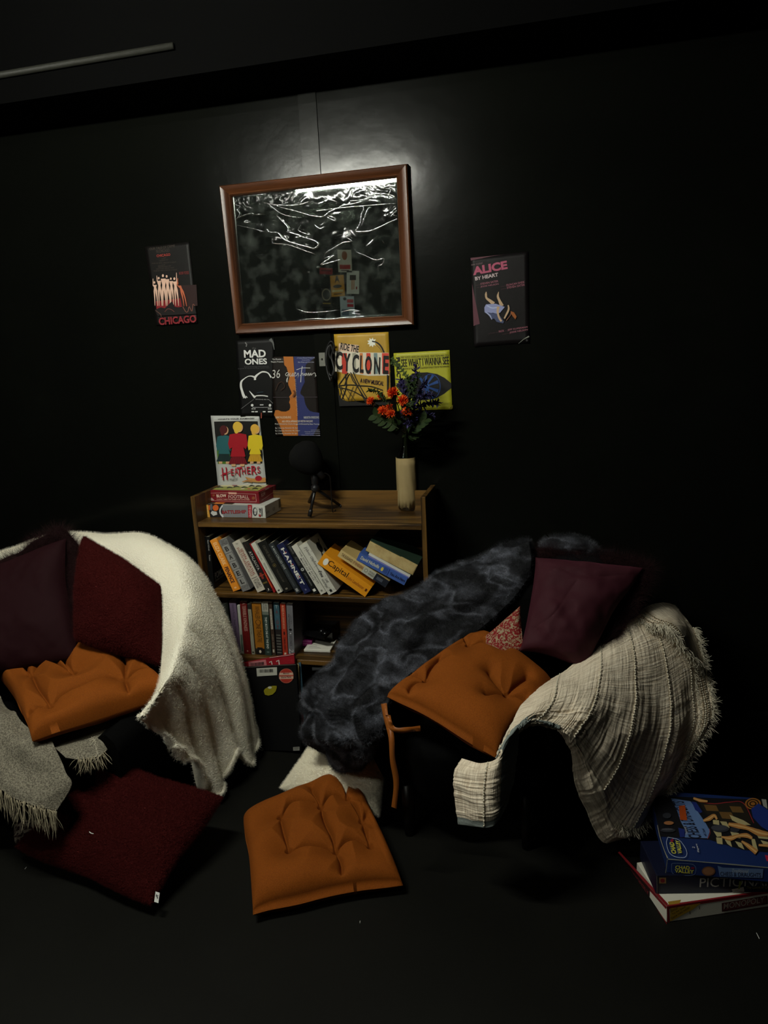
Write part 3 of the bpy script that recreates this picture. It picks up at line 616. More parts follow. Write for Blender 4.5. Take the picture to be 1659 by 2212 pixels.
# metal latch plate and a coil of black cable on the batten
t = thing('metal_plate', 'small grey metal plate screwed to the batten beside the yellow poster', 'plate', wy(697, 777, -0.0048))
p0, p1 = wy(688.5, 762, -0.0048), wy(704, 791, -0.0048)
k = MB(); k.obox((p0[0], -0.0048, p1[2]), (p1[0] - p0[0], 0, 0), (0, -.0028, 0), (0, 0, p0[2] - p1[2]), 0, .0008); k.build('plate', mat('dull_metal', (112, 112, 104), .42, .5, .5), t)
k = MB(); c = wy(695.5, 776, -0.0078); k.lathe(c, [(0, 0), (.004, 0), (.003, .003), (0, .0035)], 12, axis=(0, -1, 0)); k.build('screw', mat('dull_screw', (60, 60, 56), .4, .5, .8), t, True)
k = MB(); a_ = [(716, 742), (708, 752), (705, 775), (708, 800), (716, 812), (722, 800), (716, 770), (722, 748), (714, 738), (704, 760), (706, 796), (714, 824)]
P = cr1(A([wy(x, y, -0.03 - .004 * (i % 3)) for i, (x, y) in enumerate(a_)]), 90); k.tube(P, 0.0035, 7)
k.tube(cr1(A([wy(714, 824, -.03), wy(722, 790, -.028), wy(711, 766, -.03), wy(714, 745, -.034), wy(722, 765, -.03)]), 40), .004, 7)
tag(k.build('coiled_cable', mat('black_rubber', (22, 22, 22), .5, .4), None, True), 'loops of black cable hanging between the metal plate and the yellow poster', 'cable')
# ============================================================ BOOKCASE
bw = wood('walnut_laminate', (42, 28, 11), (104, 74, 32), 34, 0, .42, (.40, .60))
bwv = wood('walnut_laminate_upright', (42, 28, 11), (104, 74, 32), 34, 2, .42, (.40, .60))
BX0, BX1, BF, BB, BH = -1.290, -0.412, -0.232, -0.020, 0.985
bc = thing('bookcase', 'brown woodgrain bookcase with three shelves of books between the two armchairs', 'bookcase', ((BX0 + BX1) / 2, -.125, 0))
def obx(a, b, m, name, bev=.0012):
    k = MB(); a = A(a, float); d = A(b, float) - a; k.obox(a, (d[0], 0, 0), (0, d[1], 0), (0, 0, d[2]), 0, bev); return k.build(name, m, bc)
TH = 0.017
obx((BX0, BF, 0), (BX0 + TH, BB, BH), bwv, 'side_panel'); obx((BX1 - TH, BF, 0), (BX1, BB, BH), bwv, 'side_panel')
obx((BX0 + TH, BB - .006, .03), (BX1 - TH, BB, .965), bw, 'back_panel')
SH = [0.887, 0.612, 0.356, 0.045]
for z in SH: obx((BX0 + TH, BF + .002, z - .018), (BX1 - TH, BB - .006, z), bw, 'shelf')
obx((BX0 + TH, BF + .03, 0), (BX1 - TH, BF + .045, .027), bw, 'plinth')
for x, z in ((BX1, .86), (BX1, .60)):
    k = MB(); k.lathe((x, -.19, z), [(0, 0), (.006, 0), (.005, .0015), (0, .002)], 12, axis=(1, 0, 0)); k.build('screw_cover', mat('screw_cap', (120, 84, 42), .4, .4), bc, True)

pagem = mat('book_pages', (196, 186, 160), .8, .1, bump=(220, .35, 'noise', .002), stretch=(1, 1, 1))
pagew = mat('book_pages_white', (206, 203, 192), .8, .1, bump=(220, .3, 'noise', .002))
class Book:
    """px corners of the spine TL,TR,BR,BL in a crop; the spine lies in the plane Y"""
    def __init__(s, q, crop, Y, depth, cover, label, group, zmin, name='book', pages=pagem, over=.003, cat='book', spine=None, hard=False):
        x0, y0, k = crop; P = [wy(x / k + x0, y / k + y0, Y) for x, y in q]
        bot = (P[2] + P[3]) / 2; top = (P[0] + P[1]) / 2; up = unit(A([top[0] - bot[0], 0, top[2] - bot[2]])); rt = A([up[2], 0, -up[0]])
        H = np.dot(top - bot, up); th = (np.dot(P[1] - P[0], rt) + np.dot(P[2] - P[3], rt)) / 2
        th = max(th, .004); o = bot - rt * th / 2
        lo = min(o[2], (o + rt * th)[2])
        if zmin is not None: o = o + A([0, 0, zmin - lo])
        s.o, s.up, s.rt, s.H, s.th, s.D = o, up, rt, H, th, depth; s.Y = Y
        s.t = thing(name, label, cat, o + rt * th / 2, group)
        dv = A([0, depth, 0.]); ct = .0022 if hard else .0009
        b = MB()
        b.obox(o, rt * ct, dv, up * H, 0); b.obox(o + rt * (th - ct), rt * ct, dv, up * H, 0); b.obox(o + rt * ct, rt * (th - 2 * ct), A([0, ct, 0]), up * H, 1)
        b.build('cover', [cover, spine or cover], s.t)
        b = MB(); ins = .004 if hard else .0006
        b.obox(o + rt * ct + up * ins + A([0, ct, 0]), rt * (th - 2 * ct), A([0, depth - ct - ins * 1.5, 0]), up * (H - 2 * ins)); b.build('pages', pages, s.t)
        s.a = Art((0, Y, 0), (0, -1, 0), crop, lift=.0003, step=.00008); s.a.l = .0003
    def sp(s, f, g_):      # spine point, f from top 0..1, g across 0..1
        return s.o + s.up * s.H * (1 - f) + s.rt * s.th * g_ + A([0, -s.a.l, 0])
    def txt(s, string, f0, f1, g0, g1, c, bold=0.0, shear=0.0, cross=False):
        """title running down the spine between f0 and f1, letters from g0 (foot) to g1 (head) across the width"""
        V, Fc = text_mesh(string, bold, shear)
        if cross: a, b_, c_ = s.sp(f1, g0), s.sp(f1, g1), s.sp(f0, g0)
        else: a, b_, c_ = s.sp(f0, g0), s.sp(f1, g0), s.sp(f0, g1)
        VV = [a + (b_ - a) * v[0] + (c_ - a) * v[1] for v in V]
        s.a.b.add(VV, s.a.fix(VV, list(Fc)), s.a.mi(c)); s.a.nxt(); return s
    def rect(s, f0, f1, g0, g1, c):
        V = [s.sp(f0, g0), s.sp(f0, g1), s.sp(f1, g1), s.sp(f1, g0)]; s.a.b.add(V, s.a.fix(V, [(0, 1, 2, 3)]), s.a.mi(c)); s.a.nxt(); return s
    def ell(s, f, g_, rf, rg, c):
        V = [s.sp(f + rf * cos(i * pi / 9), g_ + rg * sin(i * pi / 9)) for i in range(18)]; s.a.b.add(V, s.a.fix(V, [tuple(range(18))]), s.a.mi(c)); s.a.nxt(); return s
    def end(s): return s.a.build('spine_print', s.t)
R1 = (420, 1110, 5.925); G1 = 'leaning paperbacks on the upper shelf'; YS = -.212; Z2 = SH[1] + .0005
def bm(c, r=.38): return mat('cover_%d_%d_%d' % c, c, r, .4)
W_ = (214, 212, 204); K_ = (20, 20, 20)
b = Book([(88, 212), (130, 212), (205, 884), (160, 890)], R1, YS + .02, .13, bm((17, 18, 18)), 'thin black playscript at the far left of the upper shelf', G1, Z2); b.txt('Nick Ormerod', .06, .26, .3, .7, (170, 170, 165)).txt('Donnellan', .35, .46, .3, .7, (170, 170, 165)).end()
b = Book([(137, 212), (186, 206), (246, 880), (206, 885)], R1, YS + .02, .13, bm((15, 16, 16)), 'thin black playscript with POMONA on its cover, left of the orange book', G1, Z2); b.txt('Alistair McDowall', .06, .26, .3, .7, (170, 170, 165)).txt('Pomona', .35, .46, .3, .7, (170, 170, 165)).end()
# its front cover, seen past the spine
e0 = b.o + b.rt * (b.th + .0006); V, Fc = text_mesh('POMONA', .02)
k = MB(); dv = A([0, 1., 0])
k.add([e0 + dv * (.012 + .105 * v[0]) + b.up * (b.H * .17 + .026 * v[1]) for v in V], Fc)
V, Fc = text_mesh('Alistair McDowall'); k.add([e0 + dv * (.012 + .09 * v[0]) + b.up * (b.H * .12 + .008 * v[1]) for v in V], Fc); k.build('cover_lettering', col((130, 130, 124)), b.t)
b = Book([(182, 257), (278, 230), (572, 884), (492, 912)], R1, YS, .13, bm((226, 142, 44)), 'bright orange paperback reading ELIZA CLARK PENANCE', G1, Z2); b.txt('ELIZA CLARK', .06, .5, .24, .78, (244, 196, 140), .03).txt('PENANCE', .54, .85, .24, .8, (24, 18, 40), .03).rect(.93, .96, .35, .65, (240, 190, 140)).end()
b = Book([(298, 270), (400, 232), (712, 892), (612, 928)], R1, YS, .135, bm((112, 112, 112)), 'thick grey paperback with boxed letters spelling BABEL', G1, Z2, spine=mat('grey_marbled', (120, 120, 118), .5, .3, var=((92, 92, 92), 120, .35, .65)))
b.txt('R.F.', .03, .055, .3, .6, (50, 50, 50), cross=True).txt('KUANG', .07, .095, .2, .75, (50, 50, 50), cross=True)
for i, ch in enumerate('BABEL'):
    f = .12 + i * .158; b.rect(f, f + .135, .12, .86, (160, 160, 156)).rect(f + .008, f + .127, .17, .81, (132, 132, 128)).txt(ch, f + .025, f + .11, .3, .7, (26, 26, 26), .02, cross=True)
b.end()
b = Book([(468, 285), (572, 234), (890, 880), (806, 915)], R1, YS, .13, bm((190, 184, 170)), 'cream paperback reading THE SEVEN DEATHS OF EVELYN HARDCASTLE', G1, Z2)
b.txt('SEVEN  DEATHS', .16, .68, .52, .82, (132, 62, 44), .02).txt('EVELYN HARDCASTLE', .12, .69, .2, .48, (132, 62, 44), .01).txt('STUART', .76, .93, .52, .84, (30, 30, 30), .01).txt('TURTON', .76, .93, .18, .46, (30, 30, 30), .01).rect(.725, .735, .1, .85, (60, 50, 44)).txt('fc', .03, .06, .35, .65, (90, 90, 84), cross=True).end()
b = Book([(598, 295), (672, 256), (985, 908), (928, 928)], R1, YS, .13, bm((22, 21, 22)), 'black paperback reading ATALANTA in white, beside the thin red book', G1, Z2)
b.txt('ATALANTA', .19, .56, .3, .75, (206, 206, 200), -.005).rect(.62, .74, .3, .7, (126, 46, 36)).rect(.66, .68, .05, .95, (150, 60, 44)).rect(.8, .83, .1, .9, (96, 82, 40)).txt('SAINT', .04, .12, .2, .45, (80, 60, 56)).txt('J', .93, .97, .3, .6, W_, cross=True).end()
Book([(680, 256), (712, 285), (1030, 890), (1000, 905)], R1, YS + .004, .13, bm((146, 28, 30)), 'thin plain red book between the black and the white paperbacks', G1, Z2).rect(.6, .9, .1, .9, (176, 66, 34)).end()
b = Book([(708, 290), (768, 264), (1112, 907), (1064, 925)], R1, YS - .004, .13, bm((196, 196, 182)), 'slim off-white paperback reading THE HOURS', G1, Z2); b.txt('THE HOURS', .17, .34, .32, .66, (84, 90, 84)).txt('MICHAEL CUNNINGHAM', .4, .73, .32, .66, (84, 90, 84)).ell(.95, .5, .014, .25, (60, 60, 56)).end()
b = Book([(782, 290), (905, 246), (1248, 884), (1150, 922)], R1, YS + .006, .14, bm((19, 20, 19)), 'thick black paperback with faint OLIVIE BLAKE lettering', G1, Z2)
b.txt('OLIVIE BLAKE', .08, .42, .4, .66, (92, 88, 76), 0).txt('THE ATLAS SIX', .56, .82, .42, .6, (84, 80, 70)).ell(.48, .52, .03, .17, (130, 112, 60)).ell(.48, .52, .025, .14, (22, 22, 20)).ell(.48, .52, .008, .05, (150, 130, 70)).rect(.93, .96, .3, .55, (120, 116, 100)).end()
b = Book([(935, 278), (990, 245), (1352, 885), (1296, 912)], R1, YS, .13, bm((40, 44, 48)), 'dark grey paperback reading A MAN CALLED OVE', G1, Z2); b.txt('A MAN CALLED OVE', .05, .52, .3, .72, (180, 184, 180), .005).txt('FREDRIK BACKMAN', .54, .86, .3, .62, (96, 102, 104)).rect(.91, .97, .25, .75, (150, 152, 150)).end()
b = Book([(1038, 292), (1124, 253), (1480, 882), (1400, 922)], R1, YS, .13, bm((24, 30, 66)), 'navy blue paperback with white slab letters reading HAMNET', G1, Z2)
for i, ch in enumerate('HAMNET'):
    f = .09 + i * .127; b.txt(ch, f, f + .115, .26, .74, (212, 210, 200), .035)
for f in (.17, .42, .67): b.rect(f, f + .02, .56, .74, (150, 30, 36))
b.rect(.92, .95, .4, .6, (110, 116, 140)).end()
b = Book([(1162, 292), (1220, 262), (1575, 888), (1520, 917)], R1, YS + .003, .13, bm((20, 22, 23)), 'black paperback reading LOOKING FOR ALASKA', G1, Z2); b.txt('LOOKING FOR', .03, .19, .3, .7, (120, 120, 116)).txt('Alaska', .24, .42, .2, .85, (90, 92, 90), 0, .3).ell(.51, .5, .03, .32, (170, 172, 168)).ell(.51, .5, .012, .12, (20, 22, 23)).txt('JOHN GREEN', .58, .84, .32, .68, (130, 134, 134)).rect(.91, .96, .25, .8, W_).end()
b = Book([(1230, 302), (1300, 268), (1676, 892), (1612, 922)], R1, YS, .13, bm((198, 196, 184)), 'white paperback reading THE SONG OF ACHILLES', G1, Z2); b.txt('THE SONG OF ACHILLES', .14, .8, .56, .84, (34, 34, 34), .006).txt('MADELINE MILLER', .26, .72, .16, .42, (34, 34, 34), .003).rect(.92, .955, .35, .65, (120, 120, 114)).end()
R2 = (640, 1110, 5.53)
b = Book([(27, 286), (112, 240), (478, 826), (378, 878)], R2, YS, .13, mat('speckled_cover', (196, 194, 182), .4, .35), 'white speckled paperback reading Eleanor Oliphant, last of the steep row', G1, Z2)
b.txt('Eleanor Oliphant', .07, .46, .34, .72, (30, 30, 30), 0, .2).txt('is completely', .44, .56, .4, .62, (60, 60, 60), 0, .2).txt('Fine', .55, .67, .34, .72, (30, 30, 30), .02, .2).txt('GAIL', .72, .8, .54, .8, (60, 60, 60)).txt('HONEYMAN', .7, .87, .2, .42, (60, 60, 60)).rect(.92, .97, .35, .62, (24, 24, 24))
for i in range(26): b.ell(RNG.rand(), RNG.rand() * .9 + .05, .006, .03, (70, 70, 66))
b.end()
e0 = b.o + b.rt * (b.th + .0008); k = MB(); dv = A([0, 1., 0])        # dark picture on its front cover
pl = lambda pts: k.add([e0 + dv * x * b.D + b.up * b.H * z for x, z in pts], [tuple(range(len(pts)))])
pl(E_(.55, .78, .16, .1)); pl(E_(.8, .6, .07, .12)); pl([(.2, .5), (.25, .5), (.8, .9), (.76, .92)]); pl([(.6, .3), (.64, .3), (.5, .66), (.46, .66)])
k.build('cover_picture', col((24, 24, 22)), b.t)
G2 = 'slanting books in the right half of the upper shelf'
# the low slanting pile; each spine runs from its top-left end down to the right
b = Book([(242, 505), (330, 358), (892, 782), (822, 886)], R2, YS - .006, .13, bm((222, 146, 30)), 'yellow-orange paperback reading Capital, with a white sticker', G2, Z2)
b.ell(.105, .5, .045, .3, (222, 220, 208)).rect(.07, .14, .3, .72, (226, 224, 214)).txt('Capital', .15, .55, .26, .86, (40, 22, 16), .005).txt('John Lanchester', .56, .9, .3, .66, (140, 62, 26)).rect(.93, .965, .4, .62, (80, 34, 20)).end()
b = Book([(484, 512), (545, 418), (1112, 818), (1062, 868)], R2, YS, .13, bm((186, 160, 104)), 'cream and dark paperback reading THE ELEGANCE OF THE HEDGEHOG', G2, None, spine=bm((196, 172, 118)))
b.rect(.74, 1, 0, 1, (30, 34, 44)).rect(.5, .74, 0, 1, (176, 176, 160)).txt('THE ELEGANCE', .05, .27, .3, .72, (70, 46, 30), .01).txt('OF THE HEDGEHOG', .29, .5, .3, .72, (120, 60, 34), .01).ell(.56, .5, .03, .26, (120, 120, 108)).ell(.56, .5, .02, .17, (186, 184, 168)).txt('MURIEL', .62, .73, .54, .78, (90, 90, 86)).txt('BARBERY', .62, .75, .24, .46, (90, 90, 86)).rect(.78, .9, .3, .7, (70, 76, 88)).end()
b = Book([(710, 552), (765, 462), (1330, 772), (1290, 850)], R2, YS - .002, .14, bm((64, 92, 160)), 'blue paperback reading David Nicholls, You Are Here', G2, None, pages=pagew)
b.txt('David Nicholls', .06, .44, .34, .76, (206, 204, 170), .02).ell(.505, .5, .025, .26, (206, 186, 80))
for f in (.54, .56, .58, .6): b.rect(f, f + .006, .2, .9, (34, 48, 96))
b.rect(.63, .64, .05, .95, (30, 40, 80)).txt('You Are Here', .67, .98, .32, .72, (30, 34, 60), .02).end()
b = Book([(853, 522), (862, 500), (1352, 756), (1338, 778)], R2, YS + .004, .14, bm((126, 124, 180)), 'thin lilac book lying on the blue paperback', G2, None, pages=pagew); b.end()
b = Book([(858, 490), (872, 470), (1362, 738), (1350, 757)], R2, YS + .004, .14, bm((206, 206, 200)), 'thin white book between the lilac one and the old hardback', G2, None, pages=pagew); b.end()
b = Book([(818, 437), (895, 315), (1452, 600), (1390, 742)], R2, YS + .012, .15, mat('green_cloth', (34, 52, 40), .7, .2), 'old dark green hardback lying page edges outward on top of the slanting pile', G2, None, hard=True, spine=mat('aged_pages', (186, 166, 116), .85, .1, var=((158, 132, 84), 30, .4, .75), bump=(260, .4, 'noise', .002)))
b.end()
k = MB(); k.obox(b.o + b.up * .002 + b.rt * .004 + A([0, -.0015, 0]), b.up * (b.H - .004), b.rt * (b.th - .012), A([0, .01, 0])); k.build('page_edges', MATS['aged_pages'], b.t)
k = MB(); V = [b.o + b.rt * b.th * .93 + b.up * b.H * f + A([0, -.002, 0]) for f in (.35, 1)]; k.obox(V[0], V[1] - V[0], b.rt * b.th * .07, A([0, .003, 0])); k.build('cover_edge', MATS['green_cloth'], b.t)

# ---- lower shelf, upright books
R3 = (460, 1260, 5.53); G3 = 'upright books on the lower shelf'; Z3 = SH[2] + .0005; YL = -.205
b = Book([(75, 170), (172, 165), (225, 790), (135, 795)], R3, YL, .13, bm((34, 38, 34)), 'dark green-grey book half hidden by the white blanket', G3, Z3); b.txt('NORTHWELL', .05, .5, .35, .75, (84, 86, 80)).end()
b = Book([(182, 160), (270, 158), (330, 785), (258, 790)], R3, YL, .135, bm((92, 78, 100)), 'lilac paperback reading Fresh Water for Flowers', G3, Z3, pages=pagew, spine=bm((104, 88, 112))); b.txt('Valerie Perrin', .06, .32, .4, .66, (50, 40, 60)).txt('Fresh Water for Flowers', .36, .84, .4, .66, (44, 34, 56)).rect(.94, .97, .4, .6, (40, 34, 50)).end()
b = Book([(282, 190), (312, 188), (362, 760), (330, 782)], R3, YL - .003, .12, bm((172, 174, 162)), 'thin pale book beside the lilac paperback', G3, Z3, pages=pagew); b.rect(.6, .95, .3, .9, (84, 104, 92)).end()
b = Book([(314, 160), (396, 158), (452, 782), (372, 786)], R3, YL, .13, bm((96, 20, 20)), 'dark red paperback reading A TERRIBLE KINDNESS', G3, Z3); b.txt('A TERRIBLE KINDNESS', .02, .56, .3, .78, (186, 150, 136), .0).txt('Jo Browning Wroe', .6, .82, .4, .6, (130, 40, 36)).rect(.93, .96, .4, .6, (160, 120, 110)).end()
b = Book([(402, 165), (444, 165), (494, 768), (458, 770)], R3, YL - .002, .12, bm((140, 138, 120)), 'slim grey-white book left of the mustard paperback', G3, Z3); b.rect(0, .1, 0, 1, (36, 36, 34)).txt('The Remains of Murder', .14, .6, .35, .65, (70, 70, 62)).ell(.955, .5, .012, .3, (30, 30, 28)).end()
b = Book([(456, 155), (560, 152), (616, 770), (508, 772)], R3, YL, .14, bm((150, 96, 26)), 'mustard paperback with a black foot reading WHALEBONE THEATRE', G3, Z3); b.rect(.88, 1, 0, 1, (22, 20, 18)).rect(.86, .88, .2, .8, (22, 20, 18)).txt('WHALEB', .06, .3, .3, .8, (44, 26, 16), -.004).ell(.37, .54, .055, .3, (44, 26, 16)).ell(.37, .54, .047, .24, (150, 96, 26)).txt('NE THEATRE', .43, .76, .3, .8, (44, 26, 16), -.004).ell(.94, .5, .03, .13, (200, 190, 170)).end()
b = Book([(571, 160), (652, 158), (692, 792), (620, 796)], R3, YL - .004, .135, bm((38, 54, 48)), 'dark green paperback with a pale head reading THEY BOTH DIE AT THE END', G3, Z3); b.rect(0, .17, 0, 1, (150, 150, 138)).rect(.17, .23, 0, 1, (96, 104, 94)).txt('ADAM', .03, .13, .55, .8, (40, 40, 38)).txt('SILVERA', .02, .15, .2, .45, (40, 40, 38)).txt('THEY BOTH DIE AT THE END', .27, .87, .34, .68, (196, 200, 190), .015).rect(.92, .95, .3, .7, (90, 104, 98)).end()
b = Book([(656, 162), (695, 145), (745, 790), (706, 792)], R3, YL - .002, .13, bm((58, 44, 36)), 'narrow brown paperback with a white strip, right of the dark green one', G3, Z3); b.rect(.12, .5, .2, .8, (170, 164, 150)).txt('How to kill men', .13, .49, .3, .7, (40, 30, 30)).txt('DARK PINES', .6, .86, .25, .7, (130, 120, 106)).rect(.88, .94, .2, .7, (180, 176, 160)).end()
b = Book([(712, 156), (784, 155), (822, 792), (764, 794)], R3, YL, .13, bm((52, 82, 92)), 'blue-grey paperback with dark red capitals ending HOT', G3, Z3); b.rect(.5, 1, 0, 1, (34, 30, 30))
for i, (ch, c_) in enumerate((('T', (150, 160, 160)), ('A', (110, 44, 46)), ('H', (70, 100, 120)), ('O', (120, 40, 44)), ('T', (120, 40, 44)))): b.txt(ch, .05 + i * .095, .11 + i * .095, .28, .72, c_, .01, cross=True)
for i in range(7): b.rect(.6 + i * .055, .62 + i * .055, .1, .9, (96, 96, 90))
b.end()
b = Book([(795, 166), (858, 165), (890, 796), (832, 798)], R3, YL - .002, .13, bm((158, 52, 34)), 'orange-red paperback reading BURIED IN A GOOD BOOK', G3, Z3); b.txt('BURIED IN A GOOD BOOK', .04, .48, .3, .68, (206, 160, 130), .01).ell(.56, .5, .035, .16, (50, 20, 18)).txt('TAMARA BERRY', .63, .89, .3, .68, (60, 22, 18), .01).rect(.93, .98, .3, .7, (206, 186, 170)).end()
b = Book([(870, 168), (942, 165), (970, 796), (898, 798)], R3, YL, .135, bm((108, 108, 112)), 'grey paperback reading PATTERSON and 2nd, right end of the upright row', G3, Z3)
b.txt('JAMES', .22, .38, .56, .74, (34, 34, 36)).txt('PATTERSON', .2, .46, .2, .46, (34, 34, 36), .005).ell(.49, .5, .022, .25, (24, 24, 26)).ell(.56, .5, .025, .25, (24, 24, 26)).ell(.56, .5, .018, .17, (170, 170, 172)).txt('SECONDS', .6, .8, .3, .7, (60, 60, 64)).txt('22', .85, .98, .15, .85, (190, 190, 190), 0, .2).end()
b = Book([(946, 178), (990, 178), (1018, 790), (975, 792)], R3, YL + .05, .12, bm((72, 20, 24)), 'dark red book pushed to the back, right of the grey paperback', G3, Z3)
# barcode label on the side of the grey paperback
b.rect(.02, .03, .4, .6, (90, 40, 40)).end()
# ---- clutter beside them
def slab(name, label, cat, q, z, h, m, crop, group=None, bev=.0012, pages=None):
    """flat lying box: q = three top-face pixels (front-left, front-right, back-left) at height z+h"""
    x0, y0, k_ = crop; P = [wz(x / k_ + x0, y / k_ + y0, z + h) for x, y in q]; e1 = P[1] - P[0]; e2 = P[2] - P[0]
    n_ = A([-e1[1], e1[0], 0]); n_ = unit(n_); e2 = n_ * np.dot(e2, n_); o = P[0] - A([0, 0, h])
    t = thing(name, label, cat, o + (e1 + e2) / 2, group)
    k = MB(); k.obox(o, e1, e2, A([0, 0, h]), 0, bev)
    k.build('cover' if pages is None else 'cover', m, t); return t, o, e1, e2
gb = 'loose booklets on the lower shelf'
t, o, e1, e2 = slab('booklet', 'white booklet lying open face up, lowest of the clutter on the lower shelf', 'booklet', [(1085, 790), (1400, 800), (1140, 650)], Z3, .010, pagew, R3, gb)
k = MB()
for i in range(9): k.obox(o + e1 * (.12 + .02 * (i % 2)) + e2 * (.12 + i * .085) + A([0, 0, .0101]), e1 * (.5 - .1 * (i % 3)), e2 * .012, A([0, 0, .0003]))
k.build('printed_lines', col((90, 90, 86)), t)
t, o, e1, e2 = slab('booklet', 'magenta booklet poking out beside the white one', 'booklet', [(1030, 690), (1180, 690), (1045, 640)], Z3 + .002, .022, bm((112, 22, 84)), R3, gb)
k = MB(); V, Fc = text_mesh('7 Play', .02)
k.add([o + A([0, -.0006, 0]) + e1 * (.1 + .6 * v[0]) + A([0, 0, .006 + .009 * v[1]]) for v in V], Fc); k.build('lettering', col((170, 90, 140)), t)
t, o, e1, e2 = slab('booklet', 'white stapled script on top of the magenta booklet', 'booklet', [(970, 640), (1150, 590), (1040, 560)], Z3 + .025, .007, pagew, R3, gb)
# shiny black cap-like case with yellow label
p = wz(460 + 1290 / 5.53, 1260 + 560 / 5.53, Z3 + .06)
t = thing('black_case', 'glossy black plastic case with a yellow label, lying open on the booklets', 'case', p)
gb_ = mat('gloss_black', (14, 14, 15), .16, .6)
q = [wz(460 + x / 5.53, 1260 + y / 5.53, Z3 + .055) for x, y in ((1075, 600), (1330, 660), (1560, 420), (1215, 440))]
k = MB(); V = [v + A([0, 0, dz]) for dz in (-.006, .004) for v in q]; k.add(V, [(3, 2, 1, 0), (4, 5, 6, 7), (0, 1, 5, 4), (1, 2, 6, 5), (2, 3, 7, 6), (3, 0, 4, 7)][::1]); k.build('lid', gb_, t)
q2 = [wz(460 + x / 5.53, 1260 + y / 5.53, Z3 + .07) for x, y in ((1240, 500), (1420, 540), (1640, 380), (1420, 290))]
k = MB(); V = [v + A([0, 0, dz]) for dz in (-.05, .008) for v in q2]; k.add(V, [(3, 2, 1, 0), (4, 5, 6, 7), (0, 1, 5, 4), (1, 2, 6, 5), (2, 3, 7, 6), (3, 0, 4, 7)]); k.build('body', gb_, t)
k = MB(); 
for (x, y) in ((1300, 570), (1340, 600), (1430, 390)): k.lathe(wz(460 + x / 5.53, 1260 + y / 5.53, Z3 + .079), [(.012, 0), (.011, .004), (.007, .008), (0, .009)], 14)
k.build('latch', gb_, t, True)
ql = [wz(460 + x / 5.53, 1260 + y / 5.53, Z3 + .0785) for x, y in ((1255, 400), (1375, 425), (1405, 370), (1290, 350))]
k = MB(); k.add([v for v in ql] + [v + A([0, 0, .001]) for v in ql], [(3, 2, 1, 0), (4, 5, 6, 7), (0, 1, 5, 4), (1, 2, 6, 5), (2, 3, 7, 6), (3, 0, 4, 7)]); k.build('label', mat('olive_label', (120, 108, 26), .5, .3), t)

# ---- bottom compartment: big song books and cases leaning on the shelf fronts
R4 = (500, 1390, 7.54)
def board(name, label, q, Y0, Y1, m, th, group, cat='book', crop=R4, zmin=0.001):
    """thin upright volume; top edge at Y1 (leaning back), bottom at Y0"""
    x0, y0, k_ = crop; P = [wy(x / k_ + x0, y / k_ + y0, (Y1, Y1, Y0, Y0)[i]) for i, (x, y) in enumerate(q)]
    dz = zmin - min(P[2][2], P[3][2])
    for p_ in P[2:]: p_[2] = max(p_[2], zmin)
    n_ = unit(np.cross(P[1] - P[0], P[3] - P[0])); n_ = n_ if n_[1] > 0 else -n_
    t = thing(name, label, cat, (P[2] + P[3]) / 2, group)
    k = MB(); V = P + [p_ + n_ * th for p_ in P]; k.add(V, [(0, 3, 2, 1), (4, 5, 6, 7), (0, 1, 5, 4), (1, 2, 6, 5), (2, 3, 7, 6), (3, 0, 4, 7)]); k.build('cover', m, t)
    return t, Art(P[0], -n_, crop, lift=.0005), P, n_
G4 = 'large song books standing in the bottom of the bookcase'
t, a, P, n_ = board('song_book', 'red box-shaped album with barcode label and a white 11, behind the black album', [(140, 325), (1020, 170), (1052, 700), (190, 800)], -.262, -.250, mat('worn_red', (140, 22, 34), .5, .3, var=((176, 60, 66), 60, .62, .8)), .012, G4, zmin=.1)
a.poly([(275, 300), (560, 262), (575, 355), (285, 385)], (180, 108, 112))
for i in range(20): a.poly([(310 + i * 11, 322 - i * 1.3), (310 + i * 11 + (4 + (i * 7) % 5), 322 - i * 1.3), (312 + i * 11 + (4 + (i * 7) % 5), 372 - i * 1.3), (312 + i * 11, 372 - i * 1.3)], (56, 40, 40))
a.stroke([(615, 310), (650, 290), (662, 345)], 18, (196, 180, 172)).stroke([(730, 295), (768, 272), (780, 345)], 20, (196, 180, 172)).ell(240, 378, 15, 10, (196, 170, 165)); a.stroke([(620, 232), (1015, 178)], 9, (180, 150, 146)); a.build('printed_artwork', t)
t, a, P, n_ = board('song_book', 'large black album with barcode sticker and round red sticker, front of the bottom compartment', [(150, 400), (1050, 348), (1140, 1755), (240, 1800)], -.300, -.268, mat('worn_black', (10, 10, 11), .55, .25), .014, G4)
a.poly([(405, 405), (740, 385), (743, 515), (415, 537)], (176, 176, 164))
for i in range(18): a.poly([(448 + i * 13, 425 - i * .7), (448 + i * 13 + (4 + (i * 5) % 6), 425 - i * .7), (450 + i * 13 + (4 + (i * 5) % 6), 478 - i * .7), (450 + i * 13, 478 - i * .7)], (44, 44, 42))
a.ell(892, 528, 120, 120, (168, 96, 80), 32).ell(892, 528, 108, 112, (156, 48, 36), 32).poly([(782, 478), (1002, 474), (1010, 574), (778, 580)], (190, 158, 138)).stroke([(780, 528), (1010, 524)], 18, (156, 48, 36))
a.T('Memory', (845, 510), (945, 506), 34, (70, 40, 36), .02, .2).T('Elaine Paige', (810, 572), (975, 566), 32, (70, 40, 36), .02, .2)
a.poly([(525, 775), (545, 740), (600, 705), (680, 688), (735, 690), (738, 720), (720, 780), (670, 830), (600, 850), (545, 835)], (134, 126, 26)).ell(625, 718, 32, 20, (190, 190, 170))   # plain emblem in place of the known logo
